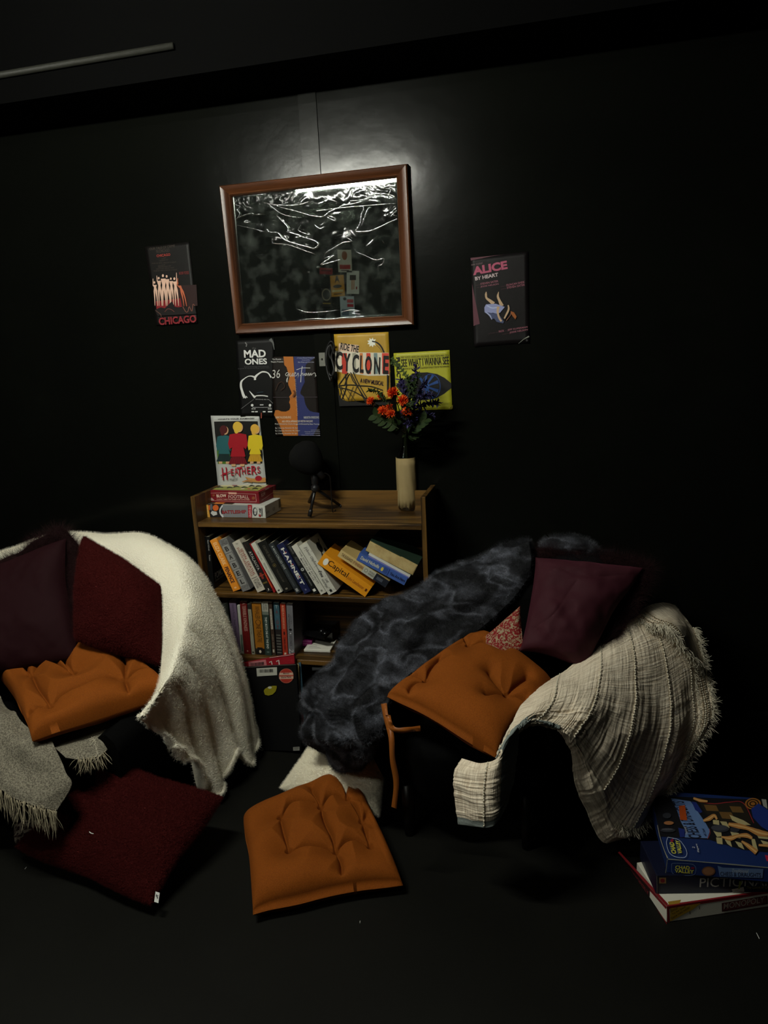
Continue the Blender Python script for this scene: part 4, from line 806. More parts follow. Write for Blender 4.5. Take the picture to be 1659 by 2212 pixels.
a.T('TS', (400, 1765), (528, 1738), 90, (170, 170, 166), -.012).stroke([(372, 1690), (385, 1740), (408, 1772)], 8, (160, 160, 156)); a.poly([(1003, 1688), (1108, 1680), (1110, 1742), (1006, 1748)], (140, 140, 132)).stroke([(1015, 1705), (1095, 1700)], 8, (70, 70, 66)).stroke([(1015, 1728), (1080, 1724)], 6, (90, 90, 86)); a.stroke([(230, 392), (500, 372), (800, 352), (1045, 344)], 5, (120, 112, 104)); a.build('printed_artwork', t)
for q, c_, lb, y_ in (([(1062, 330), (1098, 345), (1140, 1750), (1110, 1750)], (150, 134, 88), 'thin cream-edged album right behind the black album', -.262), ([(1075, 660), (1110, 640), (1215, 1600), (1140, 1640)], (122, 20, 22), 'thin red album leaning beside the black album', -.255), ([(1085, 320), (1128, 310), (1222, 1500), (1180, 1500)], (62, 92, 108), 'thin blue album, rightmost of the leaning albums', -.248)):
    t, a, P, n_ = board('song_book', lb, q, y_, y_ + .012, bm(c_, .5), .004, G4, zmin=.02); 
    if c_[0] == 122: a.rect(1150, 1530, 1202, 1580, (150, 120, 116)); a.stroke([(1155, 1366), (1200, 1366)], 8, (190, 180, 176)); a.build('printed_artwork', t)
def flatcase(q, z, h, m, lb, txt=None):
    t, o, e1, e2 = slab('disc_case', lb, 'disc case', q, z, h, m, R4, 'disc cases in the bottom of the bookcase'); return t, o, e1, e2
t, o, e1, e2 = flatcase([(1310, 395), (1700, 385), (1370, 340)], .30, .012, bm((150, 156, 160)), 'pale disc case, lower of the two behind the dark fur blanket')
t, o, e1, e2 = flatcase([(1285, 300), (1640, 305), (1370, 205)], .312, .012, bm((30, 24, 30)), 'black disc case with a white letter G, upper of the two')
V, Fc = text_mesh('G', .02); k = MB(); k.add([o + e1 * (.28 + .25 * v[0]) + e2 * (.2 + .6 * v[1]) + A([0, 0, .0125]) for v in V], Fc); k.build('lettering', col((196, 190, 196)), t)
k = MB(); k.obox(o + A([0, -.0008, .003]), e1, A([0, .0006, 0]), A([0, 0, .006])); k.build('case_edge', col((150, 130, 140)), t)
# rest of the cases below, so the pile stands on the bottom board
def case_at(i, z, h, m, lb):
    o = A([-.86 + .006 * (i % 3), -.212, z]); e1 = A([.19, 0, 0]); e2 = A([0, .135, 0]); t = thing('disc_case', lb, 'disc case', o + (e1 + e2) / 2, 'disc cases in the bottom of the bookcase')
    k = MB(); k.obox(o, e1, e2, A([0, 0, h]), 0, .001); k.build('cover', m, t); return t, o, e1, e2
for i in range(9):
    t, o, e1, e2 = case_at(i, SH[3] + .0005 + i * .0275, .026, bm([(34, 34, 38), (60, 24, 28), (40, 46, 60)][i % 3]), 'dark disc case low in the pile behind the fur blanket')

# ============================================================ ON TOP OF THE BOOKCASE
C6 = (400, 880, 6.9125); ZT = SH[0] + .0005
def gamebox(name, label, q, ztop, zbot, m, crop, bev=.0015, group=None, cat='board game'):
    """q = top face pixels front-left, front-right, back-right at ztop; a true box standing on zbot"""
    x0, y0, k_ = crop; P = [wz(x / k_ + x0, y / k_ + y0, ztop) for x, y in q]; e1 = P[1] - P[0]; L1 = np.linalg.norm(e1); u1 = e1 / L1
    n_ = A([-u1[1], u1[0], 0]); d2 = np.dot(P[2] - P[1], n_); n_ = n_ * np.sign(d2); e2 = n_ * abs(d2)
    o = P[0].copy(); o[2] = zbot; t = thing(name, label, cat, o + (e1 + e2) / 2, group)
    k = MB(); k.obox(o, e1, e2, A([0, 0, ztop - zbot]), 0, bev); k.build('lid', m, t)
    front = Art(P[0], -n_, crop, lift=.0005); top = Art(P[0], (0, 0, 1), crop, lift=.0005); side = Art(P[1], u1, crop, lift=.0005); side2 = Art(P[0], -u1, crop, lift=.0005)
    return t, front, top, side, side2, (o, e1, e2)
hB = .048
t, f, tp, s_, _, fr = gamebox('board_game', 'white and grey BATTLESHIP game box, under the red game box on the bookcase', [(222, 1452), (1188, 1470), (1450, 1325)], ZT + hB, ZT, mat('white_card', (186, 186, 178), .5, .3), C6, group='games stacked on top of the bookcase')
f.poly([(228, 1448), (560, 1440), (550, 1640), (250, 1638)], (34, 30, 30)).poly([(240, 1450), (345, 1455), (372, 1640), (258, 1636)], (206, 150, 60))
for y in range(1480, 1630, 24): f.stroke([(262, y), (342, y + 8)], 6, (226, 206, 150))
f.poly([(345, 1465), (380, 1455), (370, 1530), (350, 1540)], (196, 90, 34)).ell(455, 1500, 44, 46, (200, 96, 40)).ell(390, 1490, 20, 50, (90, 94, 100)).poly([(380, 1580), (400, 1545), (470, 1560), (480, 1600), (420, 1620)], (190, 190, 186)).stroke([(560, 1462), (525, 1520), (525, 1580), (565, 1640)], 22, (196, 198, 200), 16)
f.poly([(565, 1456), (935, 1462), (945, 1645), (580, 1640), (545, 1560)], (120, 122, 124)).T('BATTLESHIP', (552, 1592), (915, 1585), 54, (60, 24, 28), .05).T('BATTLESHIP', (556, 1586), (912, 1580), 44, (156, 44, 48), .02)
f.poly([(935, 1455), (995, 1455), (992, 1648), (942, 1646)], (160, 28, 40)).T('MB GAMES', (950, 1480), (955, 1640), 30, (206, 190, 190)).ell(1040, 1555, 32, 60, (50, 54, 58)).ell(1046, 1555, 22, 46, (190, 190, 184)).T('8 to', (1025, 1580), (1072, 1578), 34, (60, 60, 60), .02).T('8+ 2', (1098, 1505), (1100, 1625), 30, (70, 70, 72), .03).rect(1098, 1600, 1125, 1628, (160, 40, 44)).rect(1135, 1500, 1150, 1620, (110, 110, 108)); f.build('front_print', t)
tp.poly([(240, 1440), (700, 1448), (800, 1400), (360, 1390)], (60, 50, 40)).poly([(420, 1440), (560, 1444), (620, 1410), (480, 1405)], (196, 120, 50)); tp.build('top_print', t)
s_.poly([(1395, 1375), (1447, 1345), (1450, 1470), (1398, 1500)], (96, 92, 80)).T('CE', (1310, 1545), (1345, 1525), 30, (110, 110, 104)).T('www', (1210, 1600), (1260, 1570), 26, (120, 120, 112)); s_.build('side_print', t)
zt2 = ZT + hB + .0005; hF = .046
t, f, tp, s_, _, fr = gamebox('board_game', 'dark red BLOW FOOTBALL game box, topmost on the bookcase', [(312, 1240), (1095, 1262), (1338, 1128)], zt2 + hF, zt2, mat('dark_red_card', (112, 22, 30), .45, .35), C6, group='games stacked on top of the bookcase')
cr_ = (196, 160, 150)
f.stroke([(350, 1280), (645, 1276)], 4, cr_).stroke([(770, 1282), (1052, 1298)], 4, cr_).stroke([(1052, 1298), (1062, 1408)], 4, cr_).stroke([(352, 1280), (368, 1392)], 4, cr_).stroke([(440, 1394), (1062, 1410)], 4, cr_).poly([(645, 1266), (768, 1270), (768, 1298), (647, 1294)], (206, 160, 140))
f.T('BLOW', (472, 1346), (618, 1340), 46, (214, 196, 176), .03).T('FOOTBALL', (650, 1358), (952, 1360), 48, (214, 200, 184), -.006).T('CLASSIC TABLE TOP GAMES FOR 2-4 PLAYERS', (470, 1380), (965, 1388), 16, (206, 176, 160), .01).ell(425, 1314, 18, 18, (128, 70, 44)).ell(1018, 1354, 24, 24, (128, 70, 44)).poly([(355, 1350), (400, 1350), (440, 1392), (365, 1392)], (176, 146, 140)).T('PRO', (362, 1376), (396, 1372), 16, (60, 20, 24), .02); f.build('front_print', t)
tp.poly([(385, 1228), (1085, 1246), (1255, 1150), (640, 1122)], (150, 152, 76)).poly([(500, 1180), (1190, 1190), (1250, 1150), (640, 1122)], (196, 186, 146)).T('BLOW FOOTBALL', (600, 1152), (1200, 1160), 20, (120, 60, 34), .03, 0, (620, 1130)).ell(740, 1162, 40, 12, (140, 60, 56))
for x, y in ((480, 1200), (620, 1205), (840, 1200), (950, 1180), (1050, 1185), (1000, 1220), (720, 1190)): tp.stroke([(x, y), (x + 40, y - 14), (x + 90, y - 4)], [10, 20, 8], (40, 44, 30), 8)
tp.ell(860, 1215, 30, 7, (206, 196, 176)).ell(950, 1215, 26, 7, (190, 90, 80)); tp.build('top_print', t)
s_.stroke([(1120, 1275), (1325, 1165)], 4, cr_).stroke([(1325, 1165), (1325, 1260)], 4, cr_).stroke([(1140, 1390), (1325, 1262)], 4, cr_).poly([(1195, 1215), (1250, 1190), (1250, 1212), (1197, 1238)], (190, 160, 150)).T('BLOW', (1140, 1340), (1200, 1305), 40, (190, 150, 140), .02).T('FOOTBALL', (1208, 1298), (1322, 1225), 40, (130, 60, 60)); s_.build('side_print', t)

# microphone on a tripod
C7 = (600, 930, 4.608)
Pm = lambda x, y, Y: wy(600 + x / 4.608, 930 + y / 4.608, Y)
foam = mat('black_foam', (12, 12, 12), .95, .1, bump=(500, .5, 'noise', .002)); mk = mat('black_plastic', (20, 20, 21), .4, .45)
ft = [wz(600 + x / 4.608, 930 + y / 4.608, ZT + .004) for x, y in ((290, 757), (315, 860), (660, 772))]
hub = Pm(400, 575, -.135); hub = A([sum(q[0] for q in ft) / 3 * .35 + hub[0] * .65, -.135, hub[2]])
t = thing('microphone', 'black foam-headed microphone on a small tripod on top of the bookcase', 'microphone', (hub[0], hub[1], ZT))
for q in ft:
    k = MB(); k.tube([hub, q + (hub - q) * .08], .0055, 10); lg = k.build('leg', mk, t, True)
    k = MB(); d = unit(q - hub); k.tube([q - d * .03, q - d * .022, q - d * .002], [.006, .0085, .0075], 12); k.build('rubber_foot', mk, lg, True)
k = MB(); k.lathe(hub + A([0, 0, -.012]), [(.010, 0), (.0155, .004), (.0155, .02), (.010, .026), (.0125, .03), (.0125, .075), (.008, .078), (.008, .09)], 20); k.build('stem', mk, t, True)
h0 = Pm(420, 430, -.135); h1 = Pm(235, 215, -.135); ax = unit(h1 - h0); L = np.linalg.norm(h1 - h0)
k = MB(); k.lathe(h0 - ax * .02, [(0, 0), (.012, 0), (.013, .03), (.016, .05)], 20, axis=ax); k.build('body', mk, t, True)
k = MB(); k.lathe(h0, [(0.012, .005)] + [(.060 * sqrt(max(0, 1 - ((u_ - .58) / (.58 if u_ < .58 else .42)) ** 2)) * (.86 + .14 * min(1, u_ * 1.4)) + .001, .005 + u_ * .132) for u_ in np.linspace(.04, 1, 18)], 36, axis=ax); k.build('foam_windshield', foam, t, True)
k = MB(); P = cr1(A([h0 - ax * .01, Pm(470, 425, -.12), Pm(515, 455, -.11), Pm(525, 520, -.10), A([Pm(525, 600, -.07)[0], -.06, ZT + .004]), A([Pm(560, 600, -.04)[0], -.034, ZT + .004])]), 40); k.tube(P, .0022, 8); k.build('cable', mk, t, True)

# bottle vase
cb = wz(881, 1101, ZT); cb = A([cb[0], max(cb[1], -.16), ZT])
glass = mat('clear_glass', (240, 244, 240), .02, .5, trans=1.0)
zt = lambda y: wy(880, y, cb[1])[2] - ZT
t = thing('bottle_vase', 'clear glass bottle wrapped in brown paper, holding flowers at the right end of the bookcase', 'vase', cb)
k = MB(); r = .0365
po = [(0, .002), (r * .85, .002), (r, .008), (r, .19), (r * .93, .205), (r * .7, .222), (r * .45, .240), (.0135, .262), (.0125, .30), (.0145, .303), (.0145, .312), (.012, .312)]
pi_ = [(.010, .31), (.0105, .262), (r * .45 - .003, .239), (r * .7 - .003, .221), (r * .93 - .003, .204), (r - .003, .188), (r - .003, .012), (0, .009)]
k.lathe(cb, po + pi_, 40, cap=False); k.build('bottle', glass, t, True)
k = MB(); n = 72; V = []; pr = []
hs = [.014, .05, .09, .13, .17, .2]
for j, h in enumerate(hs):
    for i in range(n):
        a_ = 2 * pi * i / n; rr = r + .0012 + .0007 * sin(9 * a_ + h * 30) + (.0012 if abs(a_ - 4.2) < .25 else 0); hh = h + (.003 * sin(7 * a_) + .002 * sin(17 * a_) if j == 0 else 0)
        V.append(cb + A([rr * cos(a_), rr * sin(a_), hh]))
k.add(V, [(j * n + i, j * n + (i + 1) % n, (j + 1) * n + (i + 1) % n, (j + 1) * n + i) for j in range(len(hs) - 1) for i in range(n)])
o = k.build('paper_wrap', mat('kraft_paper', (152, 134, 94), .75, .2, bump=(28, .5, 'noise', .003), var=((134, 116, 78), 9, .35, .65)), t, True)
md = o.modifiers.new('solid', 'SOLIDIFY'); md.thickness = .0006
NECK = cb + A([0, 0, .312])
# flowers
stemm = mat('stem_green', (44, 54, 22), .6, .3); leafm = mat('leaf_green', (26, 40, 18), .7, .12, var=((40, 52, 22), 60, .4, .7)); leafd = mat('leaf_olive', (44, 60, 20), .7, .12)
orange = mat('orange_petal', (236, 96, 30), .6, .25, var=((206, 48, 20), 90, .4, .7)); purple = mat('purple_floret', (46, 40, 78), .6, .2, var=((26, 24, 44), 70, .4, .7)); bract = mat('brown_bract', (74, 46, 20), .6, .3)
def blade(k, p, d, side, L, wd, curl=0.0, mi=0, nseg=4):
    d = unit(d); side = unit(side - d * np.dot(side, d)); up = np.cross(side, d); V = []
    for i in range(nseg + 1):
        f = i / nseg; w2 = wd * sin(pi * min(.98, .12 + f * .86)) ** .8 * .5; c = p + d * L * f + up * curl * L * f * f
        V += [c - side * w2, c + side * w2 ]
    Fc = [(2 * i, 2 * i + 1, 2 * i + 3, 2 * i + 2) for i in range(nseg)]
    k.add(V, Fc, mi); V2 = [v - up * .0006 for v in V]; k.add(V2, [f[::-1] for f in Fc], mi)
def stem_path(head, bend=0.0):
    return cr1(A([cb + A([random.uniform(-.015, .015), random.uniform(-.015, .015), .02]), cb + A([random.uniform(-.006, .006), random.uniform(-.006, .006), .2]), NECK + A([random.uniform(-.006, .006), random.uniform(-.006, .006), 0]), NECK * .5 + head * .5 + A([0, -.01, .012 + bend]), head]), 24)
C5 = (680, 700, 5.184)
def P5(x, y, Y): return wy(680 + x / 5.184, 700 + y / 5.184, Y)
heads = [(885, 780, 60, -.17), (640, 870, 48, -.15), (982, 868, 58, -.19), (765, 985, 52, -.18), (852, 1015, 46, -.21), (1025, 1000, 52, -.20), (745, 812, 36, -.12), (836, 935, 38, -.15)]
olab = ['orange thistle-like flower, highest of the bunch', 'orange thistle-like flower furthest to the left', 'orange thistle-like flower above right of the centre', 'orange thistle-like flower at the lower left of the bunch', 'orange thistle-like flower, lowest in the middle', 'orange thistle-like flower at the lower right, near the purple sprigs', 'half hidden orange flower at the upper left', 'half hidden orange flower in the middle of the bunch']
for (x, y, rr, Y), lb in zip(heads, olab):
    c = P5(x, y, Y); R0 = rr / 5.184 / 640; t = thing('orange_flower', lb, 'flower', c, 'orange flowers in the bottle')
    P = stem_path(c); k = MB(); k.tube(P, .0016, 6); k.build('stem', stemm, t, True)
    k = MB(); axis = unit(A([random.uniform(-.4, .4) + (x - 860) * .002, -.8, .75 + random.uniform(-.2, .2)]))
    for i in range(150):
        d = unit(RNG.randn(3)); 
        if np.dot(d, axis) < -.15: d = d - axis * 2 * np.dot(d, axis)
        d = unit(d + axis * .35); blade(k, c + d * R0 * .25, d, RNG.randn(3), R0 * (.9 + .32 * RNG.rand()), R0 * .2, RNG.uniform(-.3, .3), 0, 3)
    k.build('petals', orange, t)
    k = MB()
    for i in range(16):
        a_ = i * 2.4; e1 = unit(np.cross(axis, A([0, 0, 1.]))); e2 = np.cross(axis, e1); d = unit(e1 * cos(a_) + e2 * sin(a_) - axis * (.15 + .5 * RNG.rand())); blade(k, c - axis * R0 * .3, d, axis + RNG.randn(3) * .4, R0 * 1.15, R0 * .42, .3, 0, 4)
    k.build('bracts', bract, t)
def sprig(name, label, cat, pts, Y, m, kind, group):
    W = [P5(x, y, Y + .01 * i) for i, (x, y) in enumerate(pts)]; Q = cr1(A([NECK + A([random.uniform(-.005, .005), 0, -.08]), NECK + A([0, 0, .01])] + W), 40)
    t = thing(name, label, cat, W[-1], group); k = MB(); k.tube(Q, .0013, 6); k.build('stem', stemm, t, True); k = MB()
    for i in range(12 if kind != 'leafy' else 14, 40):
        p = Q[i]; tg = unit(Q[min(i + 1, 39)] - Q[i - 1]); sd = unit(np.cross(tg, RNG.randn(3)))
        if kind == 'fern' and i % 2 == 0:
            for s2 in (-1, 1):
                e = unit(np.cross(tg, A([0, -1., 0]))); d = unit(e * s2 + tg * .6 + RNG.randn(3) * .15); blade(k, p, d, tg, .012 * (1 - .4 * (i - 12) / 28), .006, .1, 0, 3)
        elif kind == 'floret':
            for _ in range(5): d = unit(RNG.randn(3) + tg * .8); blade(k, p + RNG.randn(3) * .002, d, RNG.randn(3), RNG.uniform(.010, .019), .006, .3, 0, 3)
        elif kind == 'lacy':
            for _ in range(4): d = unit(RNG.randn(3) + tg * 1.0); blade(k, p, d, RNG.randn(3), RNG.uniform(.008, .016), .005, .2, 0, 3)
    k.build('florets' if kind == 'floret' else 'leaves', m, t); return t
gp = 'purple sprigs in the bottle'; gf = 'green sprigs in the bottle'
sprig('purple_sprig', 'purple sprig reaching highest, against the lime poster', 'flower', [(1000, 950), (1060, 760), (1130, 600), (1130, 490)], -.16, purple, 'floret', gp)
sprig('purple_sprig', 'purple sprig pointing up between the orange flowers and the eye', 'flower', [(980, 950), (1000, 800), (985, 690), (960, 620)], -.14, purple, 'floret', gp)
sprig('purple_sprig', 'purple sprig crossing the blue iris of the poster', 'flower', [(1040, 1000), (1120, 860), (1190, 740), (1240, 660)], -.17, purple, 'floret', gp)
sprig('purple_sprig', 'purple sprig stretching furthest to the right', 'flower', [(1060, 1010), (1180, 920), (1290, 890), (1380, 880)], -.15, purple, 'floret', gp)
sprig('purple_sprig', 'purple sprig at the right, below the longest one', 'flower', [(1080, 1060), (1180, 1010), (1250, 1015), (1320, 1020)], -.16, purple, 'floret', gp)
sprig('purple_sprig', 'short purple sprig low beside the glass neck', 'flower', [(1040, 1120), (1090, 1080), (1130, 1050), (1180, 960)], -.18, purple, 'floret', gp)
sprig('purple_sprig', 'purple sprig leaning over the lower edge of the eye', 'flower', [(1050, 980), (1150, 850), (1230, 800), (1310, 790)], -.19, purple, 'floret', gp)
sprig('green_sprig', 'fern-like green sprig curving left to the edge of the orange poster', 'foliage', [(1070, 800), (1040, 600), (950, 480), (850, 430)], -.17, leafd, 'fern', gf)
sprig('green_sprig', 'short green tip over the word PUBLIC on the lime poster', 'foliage', [(1060, 760), (990, 540), (910, 440), (865, 375)], -.15, leafd, 'fern', gf)
sprig('green_sprig', 'green leafy sprig standing upright in the middle', 'foliage', [(1020, 1000), (1050, 850), (1060, 720), (1050, 600)], -.2, leafm, 'lacy', gf)
sprig('green_sprig', 'dark green sprig between the purple ones', 'foliage', [(1050, 980), (1110, 820), (1120, 700), (1160, 580)], -.2, leafm, 'lacy', gf)
sprig('green_sprig', 'small green sprig pointing left over the orange poster', 'foliage', [(880, 960), (760, 830), (700, 760), (610, 740)], -.15, leafm, 'lacy', gf)
def leafspray(label, pts, Y):
    t = thing('leaf_spray', label, 'foliage', P5(*pts[-1], Y), 'broad leaves around the bottle neck'); Q = cr1(A([NECK + A([0, 0, -.04]), NECK] + [P5(x, y, Y) for x, y in pts]), 30)
    k = MB(); k.tube(Q, .0014, 6); k.build('stem', stemm, t, True); k = MB()
    for i in range(12, 30, 3):
        for s2 in (-1, 1):
            tg = unit(Q[min(i + 1, 29)] - Q[i - 1]); e = unit(np.cross(tg, A([0, -1., .2]))); d = unit(e * s2 + tg * .9 + A([0, -.3, 0])); blade(k, Q[i], d, tg + RNG.randn(3) * .2, .032, .022, -.15, 0, 5)
    k.build('leaves', leafm, t)
leafspray('broad green leaves at the lower left under the orange flowers', [(960, 1180), (860, 1120), (760, 1070), (660, 1010)], -.17)
leafspray('broad dark leaves at the lower right of the bottle neck', [(1040, 1200), (1100, 1170), (1180, 1110), (1240, 1060)], -.16)
leafspray('small leaves hanging left of the bottle neck', [(980, 1200), (930, 1160), (880, 1120), (850, 1080)], -.14)
leafspray('small leaves hanging right of the bottle neck', [(1020, 1210), (1070, 1220), (1110, 1215), (1140, 1190)], -.14)
# ============================================================ SOFT FURNISHINGS: builders
def homog(src, dst):
    M = []
    for (x, y), (u, v) in zip(src, dst):
        M.append([x, y, 1, 0, 0, 0, -u * x, -u * y, u]); M.append([0, 0, 0, x, y, 1, -v * x, -v * y, v])
    M = A(M, float); h = np.linalg.solve(M[:, :8], M[:, 8]); return A([*h, 1]).reshape(3, 3)
def pillow(name, label, cat, C4, T, m, res=110, box=0.0, pinch=.12, wrinkle=.006, tufts=(), creases=(), crop=None, cpx=None, group=None, seed=0, grain=0, gsc=260, back=None, bodyname='cover', frontname='cover', plump=.42, crw=.03, crd=.6, sag=0.0, nz=None):
    """C4 = world corners TL,TR,BR,BL of the middle plane; T = full thickness; box = 0 knife edge .. 1 boxed edge"""
    C4 = [A(c, float) for c in C4]; c = sum(C4) / 4
    s = np.linspace(0, 1, res); U, V = np.meshgrid(s, s, indexing='ij')
    P = C4[0] * ((1 - U) * (1 - V))[..., None] + C4[1] * (U * (1 - V))[..., None] + C4[2] * (U * V)[..., None] + C4[3] * ((1 - U) * V)[..., None]
    n = unit(np.cross(C4[1] - C4[3], C4[0] - C4[2]))
    if np.dot(n, CAM - c) < 0: n = -n
    if nz is not None: n = unit(nz)
    # sides bow inwards between the corners
    a, b = 2 * U - 1, 2 * V - 1
    inn = pinch * ((1 - b ** 2) * a ** 3)[..., None] * (C4[1] - C4[0] + C4[2] - C4[3]) / 4 + pinch * ((1 - a ** 2) * b ** 3)[..., None] * (C4[3] - C4[0] + C4[2] - C4[1]) / 4
    P = P - inn
    wv = fbm(P, 4.5, 2, seed + 3) * .010; e1_ = unit(C4[1] - C4[0]); e2_ = unit(C4[3] - C4[0]); wv2 = fbm(P, 4.5, 2, seed + 5) * .010
    P = P + e1_ * wv[..., None] + e2_ * wv2[..., None]
    ea = np.clip(1 - np.abs(a) ** (2 + 3.2 * box), 0, 1); eb = np.clip(1 - np.abs(b) ** (2 + 3.2 * box), 0, 1)
    h = (ea * eb) ** (plump if box == 0 else .34)
    mod = np.ones_like(h)
    if tufts or creases:
        if cpx is not None:
            Hm = homog([(x / crop[2] + crop[0], y / crop[2] + crop[1]) for x, y in cpx], [(0, 0), (1, 0), (1, 1), (0, 1)])
            def st(p): q = Hm @ A([p[0] / crop[2] + crop[0], p[1] / crop[2] + crop[1], 1]); return q[:2] / q[2]
        else: st = lambda p: A(p, float)
        dd = np.zeros_like(h)
        for p in tufts:
            q = st(p); r = np.hypot(U - q[0], V - q[1]); dd = np.maximum(dd, .80 * np.exp(-(r / .045) ** 1.4)); dd = np.maximum(dd, .5 * np.exp(-(r / .14) ** 1.6))
        for pts in creases:
            Q = A([st(p) for p in pts]); Q = cr1(Q, 14) if len(Q) > 2 else Q
            best = np.full_like(U, 9.)
            for i in range(len(Q) - 1):
                d = Q[i + 1] - Q[i]; t_ = np.clip(((U - Q[i][0]) * d[0] + (V - Q[i][1]) * d[1]) / (d @ d + 1e-9), 0, 1)
                best = np.minimum(best, np.hypot(U - Q[i][0] - d[0] * t_, V - Q[i][1] - d[1] * t_))
            dd = np.maximum(dd, crd * (.42 * np.exp(-(best / (crw * .4)) ** 1.3) + .58 * np.exp(-(best / (crw * 2.3)) ** 1.6)))
        dd = dd * np.clip(np.minimum(np.minimum(U, 1 - U), np.minimum(V, 1 - V)) * 14, 0, 1)
        mod = 1 - dd
    F = P + n * (h * mod * T / 2 * (1 if not tufts else 1.25))[..., None]; B = P - n * (h * T / 2 * (1 if not tufts else .45))[..., None]
    if box > 0: pass
    wn = fbm(F, 9, 3, seed) * wrinkle * np.clip(h * 2, .15, 1)
    F = F + n * wn[..., None]; B = B - n * wn[..., None]
    if sag: F[..., 2] -= sag * (U * (1 - U) * 4); B[..., 2] -= sag * (U * (1 - U) * 4)
    if grain:
        g_ = (vnoise(F, gsc, seed + 9) + .6 * vnoise(F, gsc * 1.9, seed + 11)) * grain; e_ = np.clip(h * 6, .5, 1); F = F + normals_to(F, n) * (g_ * e_)[..., None]
    t = thing(name, label, cat, (c[0], c[1], c[2] - T / 2), group)
    N = res * res; I = np.arange(N).reshape(res, res)
    q = lambda I_: np.stack([I_[:-1, :-1].ravel(), I_[1:, :-1].ravel(), I_[1:, 1:].ravel(), I_[:-1, 1:].ravel()], 1)
    fr = q(I); ring = np.concatenate([I[:-1, 0], I[-1, :-1], I[1:, -1][::-1], I[0, 1:][::-1]])
    nn = np.cross(P[1, 0] - P[0, 0], P[0, 1] - P[0, 0]); flip = np.dot(nn, n) < 0
    if flip: fr = fr[:, ::-1]
    r2 = np.roll(ring, -1)
    side = np.stack([r2, ring, ring + N, r2 + N], 1) if not flip else np.stack([ring, r2, r2 + N, ring + N], 1)
    if back is None:
        V_ = np.concatenate([F.reshape(-1, 3), B.reshape(-1, 3)]); o = mesh(frontname, V_, np.concatenate([fr, fr[:, ::-1] + N, side]), m, t, True)
    else:
        mid = P.reshape(-1, 3)
        o = mesh(frontname, np.concatenate([F.reshape(-1, 3), mid - n * .001]), np.concatenate([fr, fr[:, ::-1] + N, side]), m, t, True)
        o2 = mesh('back_panel', np.concatenate([(mid - n * .0012), B.reshape(-1, 3)]), np.concatenate([fr, fr[:, ::-1] + N, side]), back, t, True); return t, o, o2, (F, P, n)
    return t, o, None, (F, P, n)
def normals_to(S, n):
    q = normals(S); s = np.sign(np.sum(q * n, axis=2, keepdims=True)); return q * np.where(s == 0, 1, s)
def fur(o, count, length, m, rand=.3, kink=0.0, radius=.0004, brown=.12, tip=.15, seed=1, children=0, normal=1.0, down=0.0):
    """short pile as a hair system on the textile itself"""
    if m.name not in [q.name for q in o.data.materials]: o.data.materials.append(m)
    md = o.modifiers.new('pile', 'PARTICLE_SYSTEM'); ps = md.particle_system; s = ps.settings; ps.seed = seed
    s.type = 'HAIR'; s.count = count; s.hair_length = length; s.hair_step = 3; s.emit_from = 'FACE'; s.use_emit_random = True; s.distribution = 'RAND'; s.use_even_distribution = True
    s.normal_factor = length * normal * .02 if False else s.normal_factor; s.length_random = rand; s.brownian_factor = 0.0; s.factor_random = length * brown
    s.effector_weights.gravity = 0
    s.render_type = 'PATH'; s.render_step = 3; s.display_step = 2; s.material_slot = m.name; s.material = [q.name for q in o.data.materials].index(m.name) + 1
    s.root_radius = radius; s.tip_radius = radius * tip; s.radius_scale = 1.0
    if children:
        s.child_type = 'INTERPOLATED'; s.rendered_child_count = children; s.child_percent = children; s.clump_factor = .5; s.roughness_2 = .0
    if kink: s.kink = 'CURL'; s.kink_amplitude = kink; s.kink_frequency = 3
    return s
def strands(name, roots, dirs, L, rad, m, parent, droop=.5, var=.3, n=3, seg=5, wob=.15, seed=3, spread=.004):
    """fringe: bundles of loose threads hanging from an edge"""
    rg = np.random.RandomState(seed); k = MB()
    for r, d in zip(roots, dirs):
        for _ in range(n):
            p = A(r) + rg.randn(3) * spread * .5; dd = unit(A(d) + rg.randn(3) * wob); l = L * (1 - var * rg.rand()); pts = [p]
            ph = rg.rand() * 6
            for i in range(seg):
                dd = unit(dd + A([0, 0, -droop / seg]) + rg.randn(3) * wob * .5); p = p + dd * l / seg
                if p[2] < .003: p = A([p[0], p[1], .003])
                pts.append(p)
            k.tube(pts, [rad * (1 - .5 * i / seg) for i in range(seg + 1)], 4)
    return tag(k.build(name, m, parent, True), kind='stuff')

# ------------------------------------------------------------ materials
ochre = mat('ochre_canvas', (134, 70, 17), .85, .12, bump=(900, .5, 'noise', .0015), sheen=.25, var=((112, 57, 12), 500, .35, .65))
sherpa_w = mat('cream_fleece', (250, 244, 224), .9, .1, bump=(180, .8, 'voronoi', .003), sheen=.4)
sherpa_r = mat('maroon_fleece', (56, 13, 12), .95, .08, bump=(210, .8, 'voronoi', .004), sheen=.15)
velvet_r = mat('maroon_velvet', (30, 8, 12), .8, .1, bump=(60, .15, 'noise', .004), sheen=.12, sheen_tint=(120, 50, 60))
velvet_d = mat('plum_velvet', (54, 21, 29), .75, .15, bump=(50, .2, 'noise', .004), sheen=.3, sheen_tint=(140, 70, 90))
furd = mat('dark_fur', (24, 9, 10), .9, .1, bump=(180, .8, 'noise', .004))
furb = mat('black_fur', (13, 12, 14), .9, .1, bump=(180, .8, 'noise', .004))
leather = mat('black_upholstery', (3, 3, 3), .85, .06, bump=(90, .2, 'noise', .003))
hair_w = mat('fleece_fibre', (246, 240, 222), .8, .1)
hair_r = mat('maroon_fibre', (64, 15, 14), .8, .1)
hair_f = mat('dark_fur_fibre', (34, 10, 13), .7, .2)
